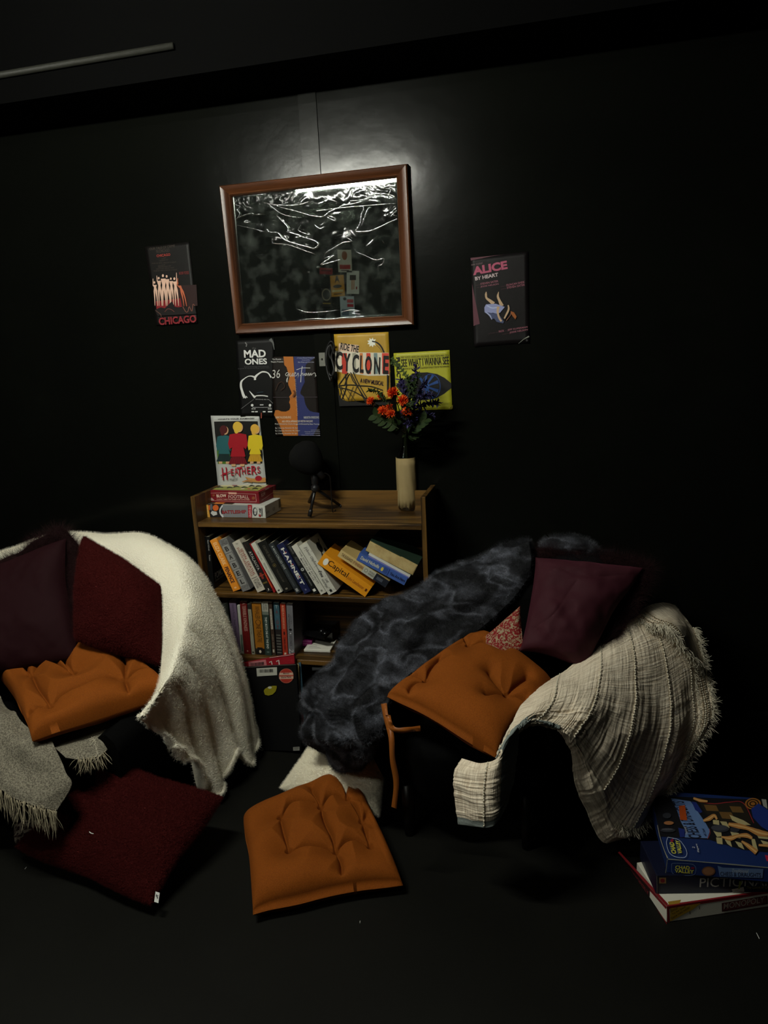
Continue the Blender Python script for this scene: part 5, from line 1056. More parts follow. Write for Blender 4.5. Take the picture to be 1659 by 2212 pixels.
# faux fur: dark navy-black pile with pale frosted patches
def frosted(key, dark, pale, rough, sheen):
    """dark pile whose pale tips show in veins and patches"""
    m = mat(key, dark, rough, .25, sheen=sheen, sheen_tint=(120, 122, 134), bump=(300, .8, 'noise', .003)); nt = m.node_tree; b = nt.nodes['Principled BSDF']
    tc = nt.nodes.new('ShaderNodeTexCoord'); mp = nt.nodes.new('ShaderNodeMapping'); mp.inputs['Rotation'].default_value = (0, .6, 0); mp.inputs['Scale'].default_value = (1, 1, 1.7)
    n1 = nt.nodes.new('ShaderNodeTexNoise'); n1.inputs['Scale'].default_value = 6.5; n1.inputs['Detail'].default_value = 2.5; n1.inputs['Distortion'].default_value = .5
    n2 = nt.nodes.new('ShaderNodeTexNoise'); n2.inputs['Scale'].default_value = 12; n2.inputs['Detail'].default_value = 4
    n3 = nt.nodes.new('ShaderNodeTexNoise'); n3.inputs['Scale'].default_value = 190; n3.inputs['Detail'].default_value = 2
    def M(op, a, b_=None, v=None, v1=None):
        q = nt.nodes.new('ShaderNodeMath'); q.operation = op; q.use_clamp = op in ('MULTIPLY_ADD',)
        if a is not None: nt.links.new(a, q.inputs[0])
        if b_ is not None: nt.links.new(b_, q.inputs[1])
        if v is not None: q.inputs[1].default_value = v
        if v1 is not None: q.inputs[2].default_value = v1
        return q.outputs[0]
    nt.links.new(tc.outputs['Object'], mp.inputs['Vector'])
    for n in (n1, n2, n3): nt.links.new(mp.outputs[0], n.inputs['Vector'])
    rid = M('ABSOLUTE', M('SUBTRACT', n1.outputs['Fac'], v=.5)); rid = M('MULTIPLY_ADD', rid, v=-16.0, v1=1.0)
    bl = M('MULTIPLY_ADD', n2.outputs['Fac'], v=4.5, v1=-2.1)
    f = M('MAXIMUM', M('MULTIPLY', rid, M('MULTIPLY_ADD', n2.outputs['Fac'], v=3.5, v1=-1.1)), M('MULTIPLY', bl, v=.35))
    fz = M('MULTIPLY_ADD', n3.outputs['Fac'], v=1.8, v1=-.15); f = M('MULTIPLY', f, fz)
    mx = nt.nodes.new('ShaderNodeMix'); mx.data_type = 'RGBA'; mx.inputs[6].default_value = (*lin(dark), 1); mx.inputs[7].default_value = (*lin(pale), 1)
    nt.links.new(f, mx.inputs[0]); nt.links.new(mx.outputs[2], b.inputs['Base Color']); return m
fauxfur = frosted('frosted_fur', (9, 10, 14), (98, 101, 112), .8, .05)
hair_g = frosted('frosted_fibre', (11, 12, 17), (142, 145, 156), .6, 0)

# ============================================================ ARMCHAIRS (black tub chairs almost lost in the dark)
def tub_chair(label, path, tops, base, seat, legs, name='armchair'):
    """path: plan points of the outer shell; tops: its height there"""
    P = cr1(A([(x, y, h) for (x, y), h in zip(path, tops)]), 64); c = A([np.mean(P[:, 0]), np.mean(P[:, 1]), 0])
    t = thing(name, label, 'armchair', (c[0], c[1], 0))
    prof = [(0, 0), (.3, 0), (.7, 0)]
    k = MB(); V = []; tn = np.gradient(P[:, :2], axis=0); tn /= np.linalg.norm(tn, axis=1)[:, None]; nn = np.stack([-tn[:, 1], tn[:, 0]], 1)
    if np.dot(nn[32], (c - P[32])[:2]) < 0: nn = -nn
    th = .10; m_ = 14
    for i in range(64):
        x, y, h = P[i]; ring = [(0, base), (0, h - .05), (.015, h - .018), (.05, h), (.085, h - .018), (th, h - .05), (th, base)]
        for d, z in ring:
            sk_ = 1 - .16 * max(0, min(1, (seat[2] - z) / (seat[2] - base))); V.append((c[0] + (x + nn[i][0] * d - c[0]) * sk_, c[1] + (y + nn[i][1] * d - c[1]) * sk_, z))
    r = 7; Fc = [(i * r + j, i * r + (j + 1) % r, (i + 1) * r + (j + 1) % r, (i + 1) * r + j) for i in range(63) for j in range(r)] + [tuple(range(r))[::-1], tuple(63 * r + j for j in range(r))]
    k.add(V, Fc); o = k.build('shell', leather, t); smooth_angle(o, 50)
    # seat block, rounded
    sc = A(seat[0], float); V = []; ns = 28; hs = [(.84, seat[1]), (.88, seat[1] + .02), (1, seat[2] - .04), (.97, seat[2] - .012), (.88, seat[2]), (.5, seat[2] + .006)]
    ins = A([P[i, :2] + nn[i] * (th + .004) for i in range(64)]); 
    k = MB(); ringp = ins[::2]
    fl = [ringp[0] * (1 - f) + ringp[-1] * f + unit(A([(ringp[0] + ringp[-1])[0] / 2 - c[0], (ringp[0] + ringp[-1])[1] / 2 - c[1]])) * .11 * sin(pi * f) for f in np.linspace(1, 0, 12)[1:-1]]
    loop = A(list(ringp) + fl); cc = loop.mean(0)
    for s_, z in hs:
        for q in loop: V.append((*(cc + (q - cc) * s_), z))
    n_ = len(loop); Fc = [(j * n_ + i, j * n_ + (i + 1) % n_, (j + 1) * n_ + (i + 1) % n_, (j + 1) * n_ + i) for j in range(len(hs) - 1) for i in range(n_)] + [tuple(range(n_)), tuple((len(hs) - 1) * n_ + i for i in range(n_))]
    k.add(V, Fc); o = k.build('seat', leather, t); smooth_angle(o, 50)
    for x, y in legs:
        k = MB(); k.tube([(x, y, 0), (x, y, base + .01)], [.016, .022], 12); k.build('leg', mat('dark_wood_leg', (20, 14, 10), .4, .4), t, True)
    return t
RC_path = [(-.53, -.74), (-.60, -.59), (-.53, -.45), (-.32, -.37), (-.05, -.32), (.16, -.29), (.245, -.36), (.17, -.50), (.08, -.64), (.01, -.74)]
RC_top = [.36, .42, .52, .64, .76, .70, .58, .53, .51, .47]
tub_chair('black tub armchair at the right, buried under cushions and throws', RC_path, RC_top, .17, ((-.2, -.6), .17, .37), [(-.42, -.66), (-.36, -.46), (.08, -.44), (-.06, -.66)])
LC_path = [(-2.02, -1.02), (-2.10, -.7), (-2.02, -.42), (-1.82, -.27), (-1.58, -.26), (-1.34, -.36), (-1.20, -.54), (-1.19, -.72), (-1.24, -.90)]
LC_top = [.44, .50, .60, .72, .80, .66, .55, .46, .40]
tub_chair('black tub armchair at the left, under the white blanket and maroon cushions', LC_path, LC_top, .10, ((-1.6, -.7), .12, .34), [(-1.95, -.92), (-1.85, -.42), (-1.34, -.46), (-1.32, -.82)])

# ============================================================ WHITE BLANKET over the left chair
ctrl = [
 [(-80, 1330, -.50), (-80, 1240, -.42), (-80, 1222, -.31), (-80, 1240, -.20), (-80, 1380, -.13), (-80, 1520, -.12)],
 [(70, 1300, -.47), (70, 1205, -.40), (65, 1172, -.30), (70, 1185, -.19), (75, 1330, -.13), (80, 1510, -.12)],
 [(150, 1290, -.45), (150, 1190, -.38), (150, 1150, -.29), (155, 1165, -.18), (160, 1300, -.13), (165, 1500, -.12)],
 [(240, 1300, -.45), (235, 1195, -.39), (228, 1158, -.30), (235, 1170, -.20), (245, 1300, -.15), (255, 1500, -.13)],
 [(300, 1330, -.51), (305, 1215, -.44), (310, 1160, -.33), (325, 1172, -.23), (345, 1300, -.18), (370, 1500, -.16)],
 [(345, 1380, -.60), (368, 1270, -.51), (392, 1205, -.40), (432, 1240, -.30), (475, 1350, -.265), (505, 1510, -.27)],
 [(350, 1430, -.66), (380, 1330, -.58), (418, 1280, -.49), (468, 1312, -.40), (516, 1440, -.36), (549, 1605, -.36)],
 [(348, 1470, -.72), (372, 1390, -.67), (408, 1345, -.60), (458, 1385, -.51), (505, 1500, -.45), (530, 1648, -.44)],
 [(338, 1500, -.79), (362, 1440, -.76), (395, 1400, -.70), (440, 1440, -.61), (476, 1540, -.54), (500, 1618, -.52)],
 [(325, 1520, -.84), (350, 1480, -.82), (380, 1450, -.77), (418, 1490, -.69), (450, 1600, -.62), (478, 1702, -.60)],
 [(312, 1540, -.88), (330, 1515, -.87), (355, 1495, -.82), (388, 1530, -.75), (418, 1620, -.68), (442, 1706, -.66)],
 [(300, 1548, -.91), (310, 1548, -.90), (330, 1548, -.86), (352, 1568, -.81), (382, 1600, -.77), (412, 1632, -.74)],
 [(296, 1552, -.91), (302, 1556, -.90), (318, 1566, -.87), (335, 1580, -.84), (352, 1592, -.82), (370, 1608, -.80)]]
S = surf(ctrl, 420, 250); nS = normals(S) * cam_facing(S)
U, V = np.meshgrid(np.linspace(0, 1, 420), np.linspace(0, 1, 250), indexing='ij')
uc = U * 12
amp = np.clip((uc - 4.6) / 2.0, 0, 1) * np.clip((V - .38) / .35, 0, 1)
ph = (uc - 5.0) / 1.18 + .18 * np.sin(V * 5)
lob = np.abs(np.sin(pi * ph)) ** .55 - .62
S = S + nS * (amp * .044 * lob)[..., None]
S = S + nS * (.006 * fbm(S, 6, 2, 4) + .010 * np.clip(vnoise(S * A([1, 1, .35]), 7, 8), -1, 1) * np.clip(V - .1, 0, 1))[..., None]
S = S + normals(S) * cam_facing(S) * ((vnoise(S, 210, 5) + .7 * vnoise(S, 400, 6)) * .0006)[..., None]
S[..., 2] = np.maximum(S[..., 2], .014)
wb_ = thing('white_blanket', 'cream-white fleece blanket draped over the back and arm of the left armchair', 'blanket', (S[..., 0].mean(), S[..., 1].mean(), 0))
o = sheet('fleece', S, .008, sherpa_w, wb_); WB = o
# rolled hem along the bottom
k = MB(); hem = S[150:, -1]; Pn = [hem[i] + A([0, -.001, .0]) for i in range(0, len(hem), 3)]
k.tube(Pn, [.007 + .0015 * sin(i * 1.3) for i in range(len(Pn))], 10); HEM = k.build('hem', sherpa_w, wb_, True)

# ============================================================ LEFT CHAIR CUSHIONS
def pc(*q): return [wy(x, y, Y) for x, y, Y in q]
# far left, maroon velvet with a shaggy back
t, o, o2, _ = pillow('velvet_cushion', 'dark maroon velvet cushion with shaggy fur back, furthest left on the left armchair', 'cushion', pc((-200, 1290, -.56), (138, 1166, -.46), (170, 1425, -.66), (-150, 1500, -.76)), .20, velvet_r, 110, pinch=.03, wrinkle=.010, seed=3, back=furd)
LV = (o, o2)
t, o, o2, _ = pillow('fleece_cushion', 'maroon fleece cushion standing against the white blanket, right of the velvet one', 'cushion', pc((183, 1160, -.45), (352, 1272, -.50), (350, 1440, -.66), (166, 1385, -.66)), .21, sherpa_r, 170, pinch=-.02, wrinkle=.009, seed=5, grain=.0022, back=velvet_r, plump=.36)
LS = o
k = MB(); P = cr1(A(pc((-210, 1290, -.54), (-60, 1256, -.51), (55, 1200, -.46), (128, 1158, -.43), (160, 1205, -.45), (168, 1290, -.54), (174, 1360, -.60))), 60)
k.tube(P, [.024 + .004 * sin(i * .9) for i in range(60)], 14); RUFF = k.build('fur_trim', furd, LV[0].parent, True)
# ochre seat cushions
C6p = (0, 1110, 2.8603)
t, o, _, _ = pillow('seat_cushion', 'ochre tufted seat cushion tilted on the left armchair', 'cushion', [wy(-8, 1452, -.63), wy(262, 1400, -.52), wy(377, 1500, -.73), wy(70, 1604, -1.00)], .15, ochre, 150, box=.75, pinch=.03, wrinkle=.003, seed=6,
    tufts=[(260, 1030), (545, 1010), (845, 1040), (385, 1215)], creases=[[(0, 945), (200, 940), (260, 1030)], [(260, 1030), (330, 1140), (385, 1215)], [(260, 1030), (400, 960), (545, 1010)], [(545, 1010), (490, 950), (480, 900)], [(845, 1040), (820, 950), (780, 890)], [(385, 1215), (540, 1130), (700, 1060), (845, 1040)], [(385, 1215), (240, 1250), (150, 1320)], [(845, 1040), (940, 980), (1010, 975)], [(845, 1040), (885, 1100), (900, 1150)]],
    crop=C6p, cpx=[(-20, 960), (760, 830), (1080, 1060), (180, 1400)], group='ochre tufted seat cushions')
# ============================================================ RIGHT CHAIR
Cr = (640, 1140, 3.072)
t, o, _, _ = pillow('seat_cushion', 'ochre tufted seat cushion lying on the right armchair, with tie ribbons', 'cushion', [wy(836, 1500, -.76), wy(1030, 1368, -.43), wy(1196, 1480, -.60), wy(1068, 1638, -.93)], .13, ochre, 150, box=.6, pinch=.02, wrinkle=.003, seed=8,
    tufts=[(880, 1088), (1410, 1170), (1140, 830)], creases=[[(880, 1088), (910, 1000), (960, 930)], [(880, 1088), (800, 1040), (740, 1025)], [(880, 1088), (780, 1130), (755, 1250)], [(1410, 1170), (1470, 1110), (1530, 1060)], [(1410, 1170), (1360, 1130), (1310, 1060)], [(1410, 1170), (1340, 1185), (1290, 1200)], [(1140, 830), (1110, 790), (1090, 760)], [(1140, 830), (1250, 835), (1380, 880)], [(1410, 1170), (1500, 1185), (1580, 1200)]],
    crop=Cr, cpx=[(600, 1140), (1190, 680), (1700, 1010), (1320, 1520)], group='ochre tufted seat cushions')
rc_t = t
rib = mat('ochre_ribbon', (134, 74, 24), .45, .4)
def ribbon(name, pts, wd, parent, m, tw=None):
    P = cr1(A([wy(*p) for p in pts]), 40); k = MB(); V = []
    for i, p in enumerate(P):
        tg = unit(P[min(i + 1, 39)] - P[max(i - 1, 0)]); s_ = unit(np.cross(tg, unit(CAM - p))); a_ = .5 * sin(i * .22); s_ = unit(s_ * cos(a_) + np.cross(tg, s_) * sin(a_))
        V += [p - s_ * wd / 2, p + s_ * wd / 2]
    n_ = len(V); Bn = [A(v) + A([0, .0012, 0]) for v in V]
    Fc = [(2 * i, 2 * i + 1, 2 * i + 3, 2 * i + 2) for i in range(39)]
    k.add(V + Bn, Fc + [tuple(j + n_ for j in f)[::-1] for f in Fc] + [(2 * i, 2 * i + 2, 2 * i + 2 + n_, 2 * i + n_) for i in range(39)] + [(2 * i + 3, 2 * i + 1, 2 * i + 1 + n_, 2 * i + 3 + n_) for i in range(39)]); return k.build(name, m, parent, True)
ribbon('tie_ribbon', [(829, 1520, -.80), (834, 1550, -.84), (845, 1590, -.88), (848, 1640, -.90), (856, 1690, -.90), (851, 1745, -.90)], .016, rc_t, rib)
ribbon('tie_ribbon', [(908, 1574, -.87), (885, 1576, -.90), (860, 1578, -.91), (845, 1570, -.90), (838, 1545, -.86)], .014, rc_t, rib)
# plum velvet cushion against the back
t, o, o2, _ = pillow('velvet_cushion', 'plum velvet cushion with a shaggy back, leaning in the right armchair', 'cushion', pc((1158, 1200, -.36), (1388, 1228, -.36), (1262, 1440, -.54), (1116, 1408, -.57)), .16, velvet_d, 130, pinch=.06, wrinkle=.018, seed=12, back=furd, tufts=(), creases=[[(.05, .1), (.5, .22), (.95, .1)], [(.1, .8), (.3, .65), (.45, .3)]], crd=.09, crw=.05)
RV = (o, o2)
k = MB(); P = cr1(A(pc((1165, 1196, -.33), (1280, 1206, -.31), (1385, 1224, -.33), (1392, 1245, -.35), (1340, 1340, -.42), (1285, 1420, -.50))), 60)
k.tube(P, [.016 + .003 * sin(i * .9) for i in range(60)], 12); RUFF2 = k.build('fur_trim', furd, t, True)
t, o, _, _ = pillow('fur_cushion', 'black shaggy cushion in shadow behind the plum velvet one', 'cushion', pc((1130, 1185, -.30), (1335, 1185, -.27), (1345, 1330, -.36), (1130, 1330, -.42)), .10, furb, 60, pinch=.02, seed=14)
RFUR = o
# small floral cushion poking out between the dark fur and the plum cushion
fl = mat('floral_print', (120, 22, 24), .7, .2, var=((150, 136, 108), 110, .50, .55, 1.6)); 
t, o, _, _ = pillow('floral_cushion', 'red and cream floral cushion corner poking up behind the ochre seat cushion', 'cushion', pc((1122, 1312, -.50), (1128, 1400, -.56), (1060, 1440, -.56), (1048, 1372, -.52)), .05, fl, 50, pinch=.05, seed=15)

# ============================================================ DARK FUR BLANKET over the left arm of the right chair
ctrl = [
 [(1150, 1200, -.20), (1144, 1165, -.27), (1146, 1180, -.34), (1148, 1212, -.39), (1143, 1246, -.41)],
 [(1055, 1225, -.22), (1050, 1194, -.30), (1060, 1220, -.38), (1080, 1264, -.44), (1098, 1304, -.455)],
 [(950, 1272, -.24), (945, 1239, -.33), (962, 1275, -.42), (985, 1330, -.49), (1008, 1382, -.51)],
 [(855, 1325, -.28), (848, 1291, -.38), (872, 1330, -.47), (902, 1385, -.54), (928, 1432, -.57)],
 [(778, 1385, -.34), (771, 1347, -.44), (800, 1388, -.54), (842, 1430, -.61), (884, 1456, -.64)],
 [(722, 1462, -.42), (713, 1424, -.50), (750, 1450, -.61), (802, 1478, -.69), (862, 1486, -.72)],
 [(674, 1528, -.50), (660, 1486, -.57), (708, 1508, -.70), (772, 1522, -.77), (838, 1516, -.78)],
 [(680, 1580, -.54), (660, 1542, -.60), (702, 1565, -.73), (762, 1575, -.80), (828, 1568, -.80)],
 [(706, 1620, -.54), (688, 1600, -.60), (722, 1615, -.71), (768, 1618, -.78), (818, 1606, -.77)],
 [(760, 1655, -.50), (735, 1650, -.55), (752, 1662, -.62), (778, 1660, -.68), (806, 1640, -.69)]]
S = surf(ctrl, 330, 170); nS = normals(S) * cam_facing(S); U, V = np.meshgrid(np.linspace(0, 1, 330), np.linspace(0, 1, 170), indexing='ij')
uc = U * 9 + 1
w1 = np.clip((uc - 3.5) / 2, 0, 1)
d = .014 * fbm(S, 7, 2, 21) + .013 * vnoise(S * A([1, 1, .6]), 9, 23)
cr_l = [[(1.2, .3), (2.4, .42), (3.4, .36), (4.6, .50), (5.2, .44)], [(4.2, .25), (5.0, .22), (5.6, .32)], [(2.6, .7), (3.6, .62), (4.2, .70)], [(5.2, .5), (6.2, .62), (7.4, .58), (8.6, .66)], [(5.6, .3), (6.6, .36), (7.6, .30)], [(6.4, .85), (7.2, .78), (8.4, .86)], [(7.4, .15), (8.2, .24), (9.2, .22)]]
for L_ in cr_l:
    Q = cr1(A(L_), 24); best = np.full_like(uc, 9.)
    for q_ in Q: best = np.minimum(best, np.hypot((uc - q_[0]) * .11, (V - q_[1]) * .42))
    d = d + .016 * np.exp(-(best / .020) ** 1.4) - .007 * np.exp(-((best - .045) / .02) ** 2)
d = d + w1 * (.016 * (np.abs(np.sin(pi * (V * 3.1 + .12 * np.sin(uc * 2)))) ** .6 - .6))           # folds running down the front of the arm
rid = lambda f, wd: np.exp(-(f / wd) ** 2)
d = d + (1 - w1) * .013 * rid(V - (.45 + .035 * uc + .04 * np.sin(uc * 3)), .055)                    # the raised seam along the arm
d = d + .011 * np.clip((uc - 7) / 1, 0, 1) * np.sin(uc * 5.2 + V * 3)
S = S + nS * (d * np.clip(np.minimum(V, 1 - V) * 9, .15, 1))[..., None]
S[..., 2] = np.maximum(S[..., 2], .02)
fb = thing('fur_blanket', 'dark frosted faux fur blanket draped over the left arm of the right armchair', 'blanket', (S[..., 0].mean(), S[..., 1].mean(), .1))
FB = sheet('fur_pile', S, .012, fauxfur, fb)
# the same throw shows again on top of the chair back
ctrl = [[(1168, 1190, -.20), (1170, 1170, -.27), (1170, 1190, -.33)], [(1190, 1185, -.20), (1192, 1161, -.26), (1196, 1186, -.32)], [(1230, 1180, -.20), (1232, 1160, -.26), (1238, 1182, -.32)], [(1272, 1190, -.20), (1272, 1170, -.26), (1276, 1188, -.32)], [(1302, 1215, -.20), (1300, 1194, -.26), (1296, 1206, -.31)]]
S = surf(ctrl, 60, 40); S = S + normals(S) * cam_facing(S) * (.004 * fbm(S, 20, 2, 31))[..., None]
FB2 = sheet('fur_end', S, .012, fauxfur, fb)

# ============================================================ CREAM THROW over the right arm
gauze = bpy.data.materials.new('cream_gauze'); gauze.use_nodes = True; nt = gauze.node_tree; b_ = nt.nodes['Principled BSDF']; b_.inputs['Roughness'].default_value = .85; b_.inputs['Specular IOR Level'].default_value = .15
uv = nt.nodes.new('ShaderNodeUVMap'); mp = nt.nodes.new('ShaderNodeMapping'); mp.inputs['Scale'].default_value = (1, 1, 1)
n1 = nt.nodes.new('ShaderNodeTexNoise'); n1.inputs['Scale'].default_value = 1; n1.inputs['Detail'].default_value = 3
m1 = nt.nodes.new('ShaderNodeMapping'); m1.inputs['Scale'].default_value = (95, 9, 1); m2_ = nt.nodes.new('ShaderNodeMapping'); m2_.inputs['Scale'].default_value = (9, 120, 1)
n2 = nt.nodes.new('ShaderNodeTexNoise'); n2.inputs['Scale'].default_value = 1; n2.inputs['Detail'].default_value = 3
ad = nt.nodes.new('ShaderNodeMath'); ad.operation = 'ADD'; bp = nt.nodes.new('ShaderNodeBump'); bp.inputs['Strength'].default_value = .8; bp.inputs['Distance'].default_value = .004
rp = nt.nodes.new('ShaderNodeValToRGB'); rp.color_ramp.elements[0].position = .38; rp.color_ramp.elements[0].color = (*lin((220, 202, 176)), 1); rp.color_ramp.elements[1].position = .62; rp.color_ramp.elements[1].color = (*lin((254, 240, 216)), 1)
for mm, nn_ in ((m1, n1), (m2_, n2)): nt.links.new(uv.outputs[0], mm.inputs['Vector']); nt.links.new(mm.outputs[0], nn_.inputs['Vector'])
nt.links.new(n1.outputs['Fac'], ad.inputs[0]); nt.links.new(n2.outputs['Fac'], ad.inputs[1]); nt.links.new(ad.outputs[0], bp.inputs['Height']); nt.links.new(bp.outputs[0], b_.inputs['Normal'])
nt.links.new(n2.outputs['Fac'], rp.inputs['Fac']); nt.links.new(rp.outputs[0], b_.inputs['Base Color'])
gauze_b = mat('blue_grey_gauze', (128, 136, 132), .85, .15, bump=(120, .5, 'noise', .003))
thread = mat('cream_thread', (206, 198, 178), .8, .1); thread_b = mat('beige_thread', (160, 146, 122), .8, .1)
def add_uv(o, nu, nv, su=1.0, sv=1.0):
    uvl = o.data.uv_layers.new(name='UVMap'); N = nu * nv; li = np.zeros(len(o.data.loops), np.int32); o.data.loops.foreach_get('vertex_index', li); li = li % N
    u = (li // nv) / (nu - 1) * su; v = (li % nv) / (nv - 1) * sv; uvl.data.foreach_set('uv', np.stack([u, v], 1).ravel())
ctrl = [
 [(1162, 1484, -.66), (1136, 1510, -.76), (1110, 1545, -.85), (1090, 1588, -.905), (1078, 1640, -.94), (1085, 1640, -.90)],
 [(1184, 1466, -.62), (1176, 1492, -.74), (1166, 1520, -.82), (1150, 1546, -.865), (1128, 1574, -.885), (1132, 1580, -.85)],
 [(1238, 1432, -.55), (1234, 1470, -.67), (1225, 1510, -.76), (1210, 1545, -.815), (1188, 1568, -.85), (1190, 1576, -.82)],
 [(1298, 1385, -.46), (1298, 1440, -.59), (1288, 1500, -.70), (1268, 1550, -.78), (1238, 1600, -.83), (1224, 1612, -.79)],
 [(1345, 1350, -.41), (1358, 1420, -.51), (1358, 1510, -.62), (1335, 1595, -.71), (1292, 1690, -.77), (1246, 1708, -.73)],
 [(1382, 1328, -.37), (1416, 1400, -.43), (1434, 1510, -.52), (1415, 1630, -.62), (1345, 1785, -.70), (1304, 1822, -.68)],
 [(1412, 1316, -.33), (1452, 1380, -.37), (1484, 1480, -.42), (1480, 1610, -.50), (1405, 1765, -.61), (1398, 1760, -.58)],
 [(1440, 1312, -.28), (1484, 1365, -.29), (1524, 1450, -.33), (1534, 1545, -.40), (1462, 1690, -.52), (1452, 1690, -.50)]]
NU, NV = 320, 340
S = surf(ctrl, NU, NV); sg = cam_facing(S); nS = normals(S) * sg; U, V = np.meshgrid(np.linspace(0, 1, NU), np.linspace(0, 1, NV), indexing='ij')
uc = U * 7
zon = np.clip((V - .35) / .3, 0, 1)
wr = .0042 * np.abs(vnoise(np.stack([uc * 2.1 + .4 * np.sin(V * 9), V * 26, V * 0], -1), 1, 41)) + .003 * np.abs(vnoise(np.stack([uc * 13, V * 4, V * 0], -1), 1, 43))
S = S + nS * (-(wr * (.4 + 1.2 * zon)) + .009 * fbm(S, 7, 2, 45) + zon * .008 * np.sin(uc * 4.6 + V * 2.2) * np.clip((uc - 2) / 2, 0, 1))[..., None]
S[..., 2] = np.maximum(S[..., 2], .012)
ct = thing('cream_throw', 'cream crinkled gauze throw with a fringed edge over the right arm of the right armchair', 'throw', (S[..., 0].mean(), S[..., 1].mean(), 0))
CT = sheet('gauze', S, .006, gauze, ct, m2=gauze_b); add_uv(CT, NU, NV); TS = S
def stitch(Pt, rad, m, parent, name='stitching', step=.008, off=.002):
    """a row of little braided stitches along a line"""
    Pt = A(Pt); L = np.concatenate([[0], np.cumsum(np.linalg.norm(np.diff(Pt, axis=0), axis=1))]); n_ = int(L[-1] / step); k = MB()
    for i in range(n_):
        s_ = (i + .5) * step; p = A([np.interp(s_, L, Pt[:, j]) for j in range(3)]); q = A([np.interp(min(s_ + .002, L[-1]), L, Pt[:, j]) for j in range(3)]); tg = unit(q - p + 1e-9)
        tc_ = unit(CAM - p); sd = unit(np.cross(tg, tc_)) * (1 if i % 2 else -1); a_ = unit(tg + sd * .55)
        k.tube([p + tc_ * off - a_ * step * .48, p + tc_ * (off + rad * .6), p + tc_ * off + a_ * step * .48], [rad * .35, rad, rad * .35], 5)
    return k.build(name, m, parent, True)
for f in (.215, .43, .60, .76): stitch(TS[int(f * (NU - 1)), :int(NV * .80)], .0026, thread, ct)
stitch(TS[int(.9 * (NU - 1)), 20:int(NV * .7)], .002, thread, ct)
# woven band beside the fringe
for vv, mm in ((.755, thread_b), (.770, thread), (.785, thread_b)): pass
for f, mm in ((.952, thread_b), (.962, thread), (.972, thread_b), (.982, thread)): stitch(TS[int(f * (NU - 1)), int(NV * .12):int(NV * .82)], .0028, mm, ct, 'woven_band', .007)
iv = int(NV * .80)
edge = np.concatenate([TS[-1, 14:iv:2], TS[int(NU * .70):, iv][::-1][::2]])
cen = A([TS[int(NU * .5), int(NV * .4)]])[0]
dirs = [unit(unit((p - cen) * A([1, 1, .6])) + A([.1, -.1, -.35])) for p in edge]
strands('fringe', edge, dirs, .032, .0011, thread, ct, droop=.5, n=7, wob=.35, spread=.006, seed=5)
inner_edge = TS[int(.925 * (NU - 1)), int(NV * .35):int(NV * .8):3]
strands('fringe', inner_edge, [unit(A([.6, -.5, -.3])) for _ in inner_edge], .016, .0008, thread, ct, droop=.4, n=5, wob=.5, spread=.006, seed=6)
# folded-back corner at the top with its own fringe
ctrl = [[(1374, 1334, -.37), (1392, 1312, -.33), (1424, 1302, -.29), (1458, 1308, -.25)], [(1400, 1352, -.395), (1420, 1334, -.37), (1452, 1322, -.32), (1480, 1330, -.27)], [(1432, 1350, -.405), (1452, 1346, -.385), (1478, 1350, -.34), (1500, 1362, -.29)], [(1452, 1362, -.41), (1474, 1374, -.385), (1494, 1388, -.35), (1514, 1400, -.31)], [(1470, 1392, -.41), (1488, 1410, -.39), (1506, 1426, -.36), (1524, 1442, -.33)]]
S2 = surf(ctrl, 90, 70); S2 = S2 + normals(S2) * cam_facing(S2) * (.004 * fbm(S2, 16, 3, 52))[..., None]
o = sheet('folded_corner', S2, .005, gauze, ct); add_uv(o, 90, 70, .4, .3)
for j in (8, 14, 20): stitch(S2[4:, j], .0026, thread_b if j != 14 else thread, ct, 'woven_band', .007, .003)
e2 = np.concatenate([S2[::2, 0], S2[-1, ::3]]); strands('fringe', e2, [unit(A([.25, -.6, -.7])) for _ in e2], .036, .0012, thread, ct, droop=.5, n=7, wob=.4, spread=.006, seed=8)
e2 = S2[40:, -1][::2]; strands('fringe', e2, [unit(A([.9, -.3, -.3])) for _ in e2], .030, .0011, thread, ct, droop=.5, n=5, wob=.4, spread=.006, seed=9)
# the end that hangs down the front of the seat
ctrl = [[(1000, 1640, -.875), (1040, 1648, -.93), (1076, 1636, -.965), (1098, 1600, -.945), (1122, 1572, -.90)],
 [(984, 1664, -.895), (1030, 1670, -.95), (1070, 1664, -.975), (1098, 1640, -.94), (1120, 1610, -.875)],
 [(978, 1700, -.905), (1026, 1712, -.96), (1066, 1712, -.975), (1096, 1690, -.935), (1118, 1650, -.86)],
 [(982, 1745, -.905), (1028, 1755, -.96), (1067, 1754, -.97), (1092, 1728, -.93), (1112, 1680, -.86)],
 [(988, 1782, -.905), (1028, 1788, -.955), (1067, 1786, -.965), (1088, 1758, -.93), (1102, 1712, -.87)]]
S3 = surf(ctrl, 110, 120); u3, v3 = np.meshgrid(np.linspace(0, 1, 110), np.linspace(0, 1, 120), indexing='ij')
S3 = S3 + normals(S3) * cam_facing(S3) * (-.003 * np.abs(vnoise(np.stack([u3 * 22, v3 * 3, u3 * 0], -1), 1, 61)) + .004 * fbm(S3, 14, 2, 62))[..., None]
o = sheet('hanging_end', S3, .006, gauze, ct); add_uv(o, 110, 120, .45, .4); o.data.materials.append(gauze_b)
mi_ = np.zeros(len(o.data.polygons), np.int32); cx = A([(p.vertices[0] % (110 * 120)) % 120 for p in o.data.polygons]); rx_ = A([(p.vertices[0] % (110 * 120)) // 120 for p in o.data.polygons])
mi_[(cx > 72)] = 1; mi_[(rx_ > 96)] = 1; o.data.polygons.foreach_set('material_index', mi_)
stitch(S3[:, 42], .0026, thread, ct)

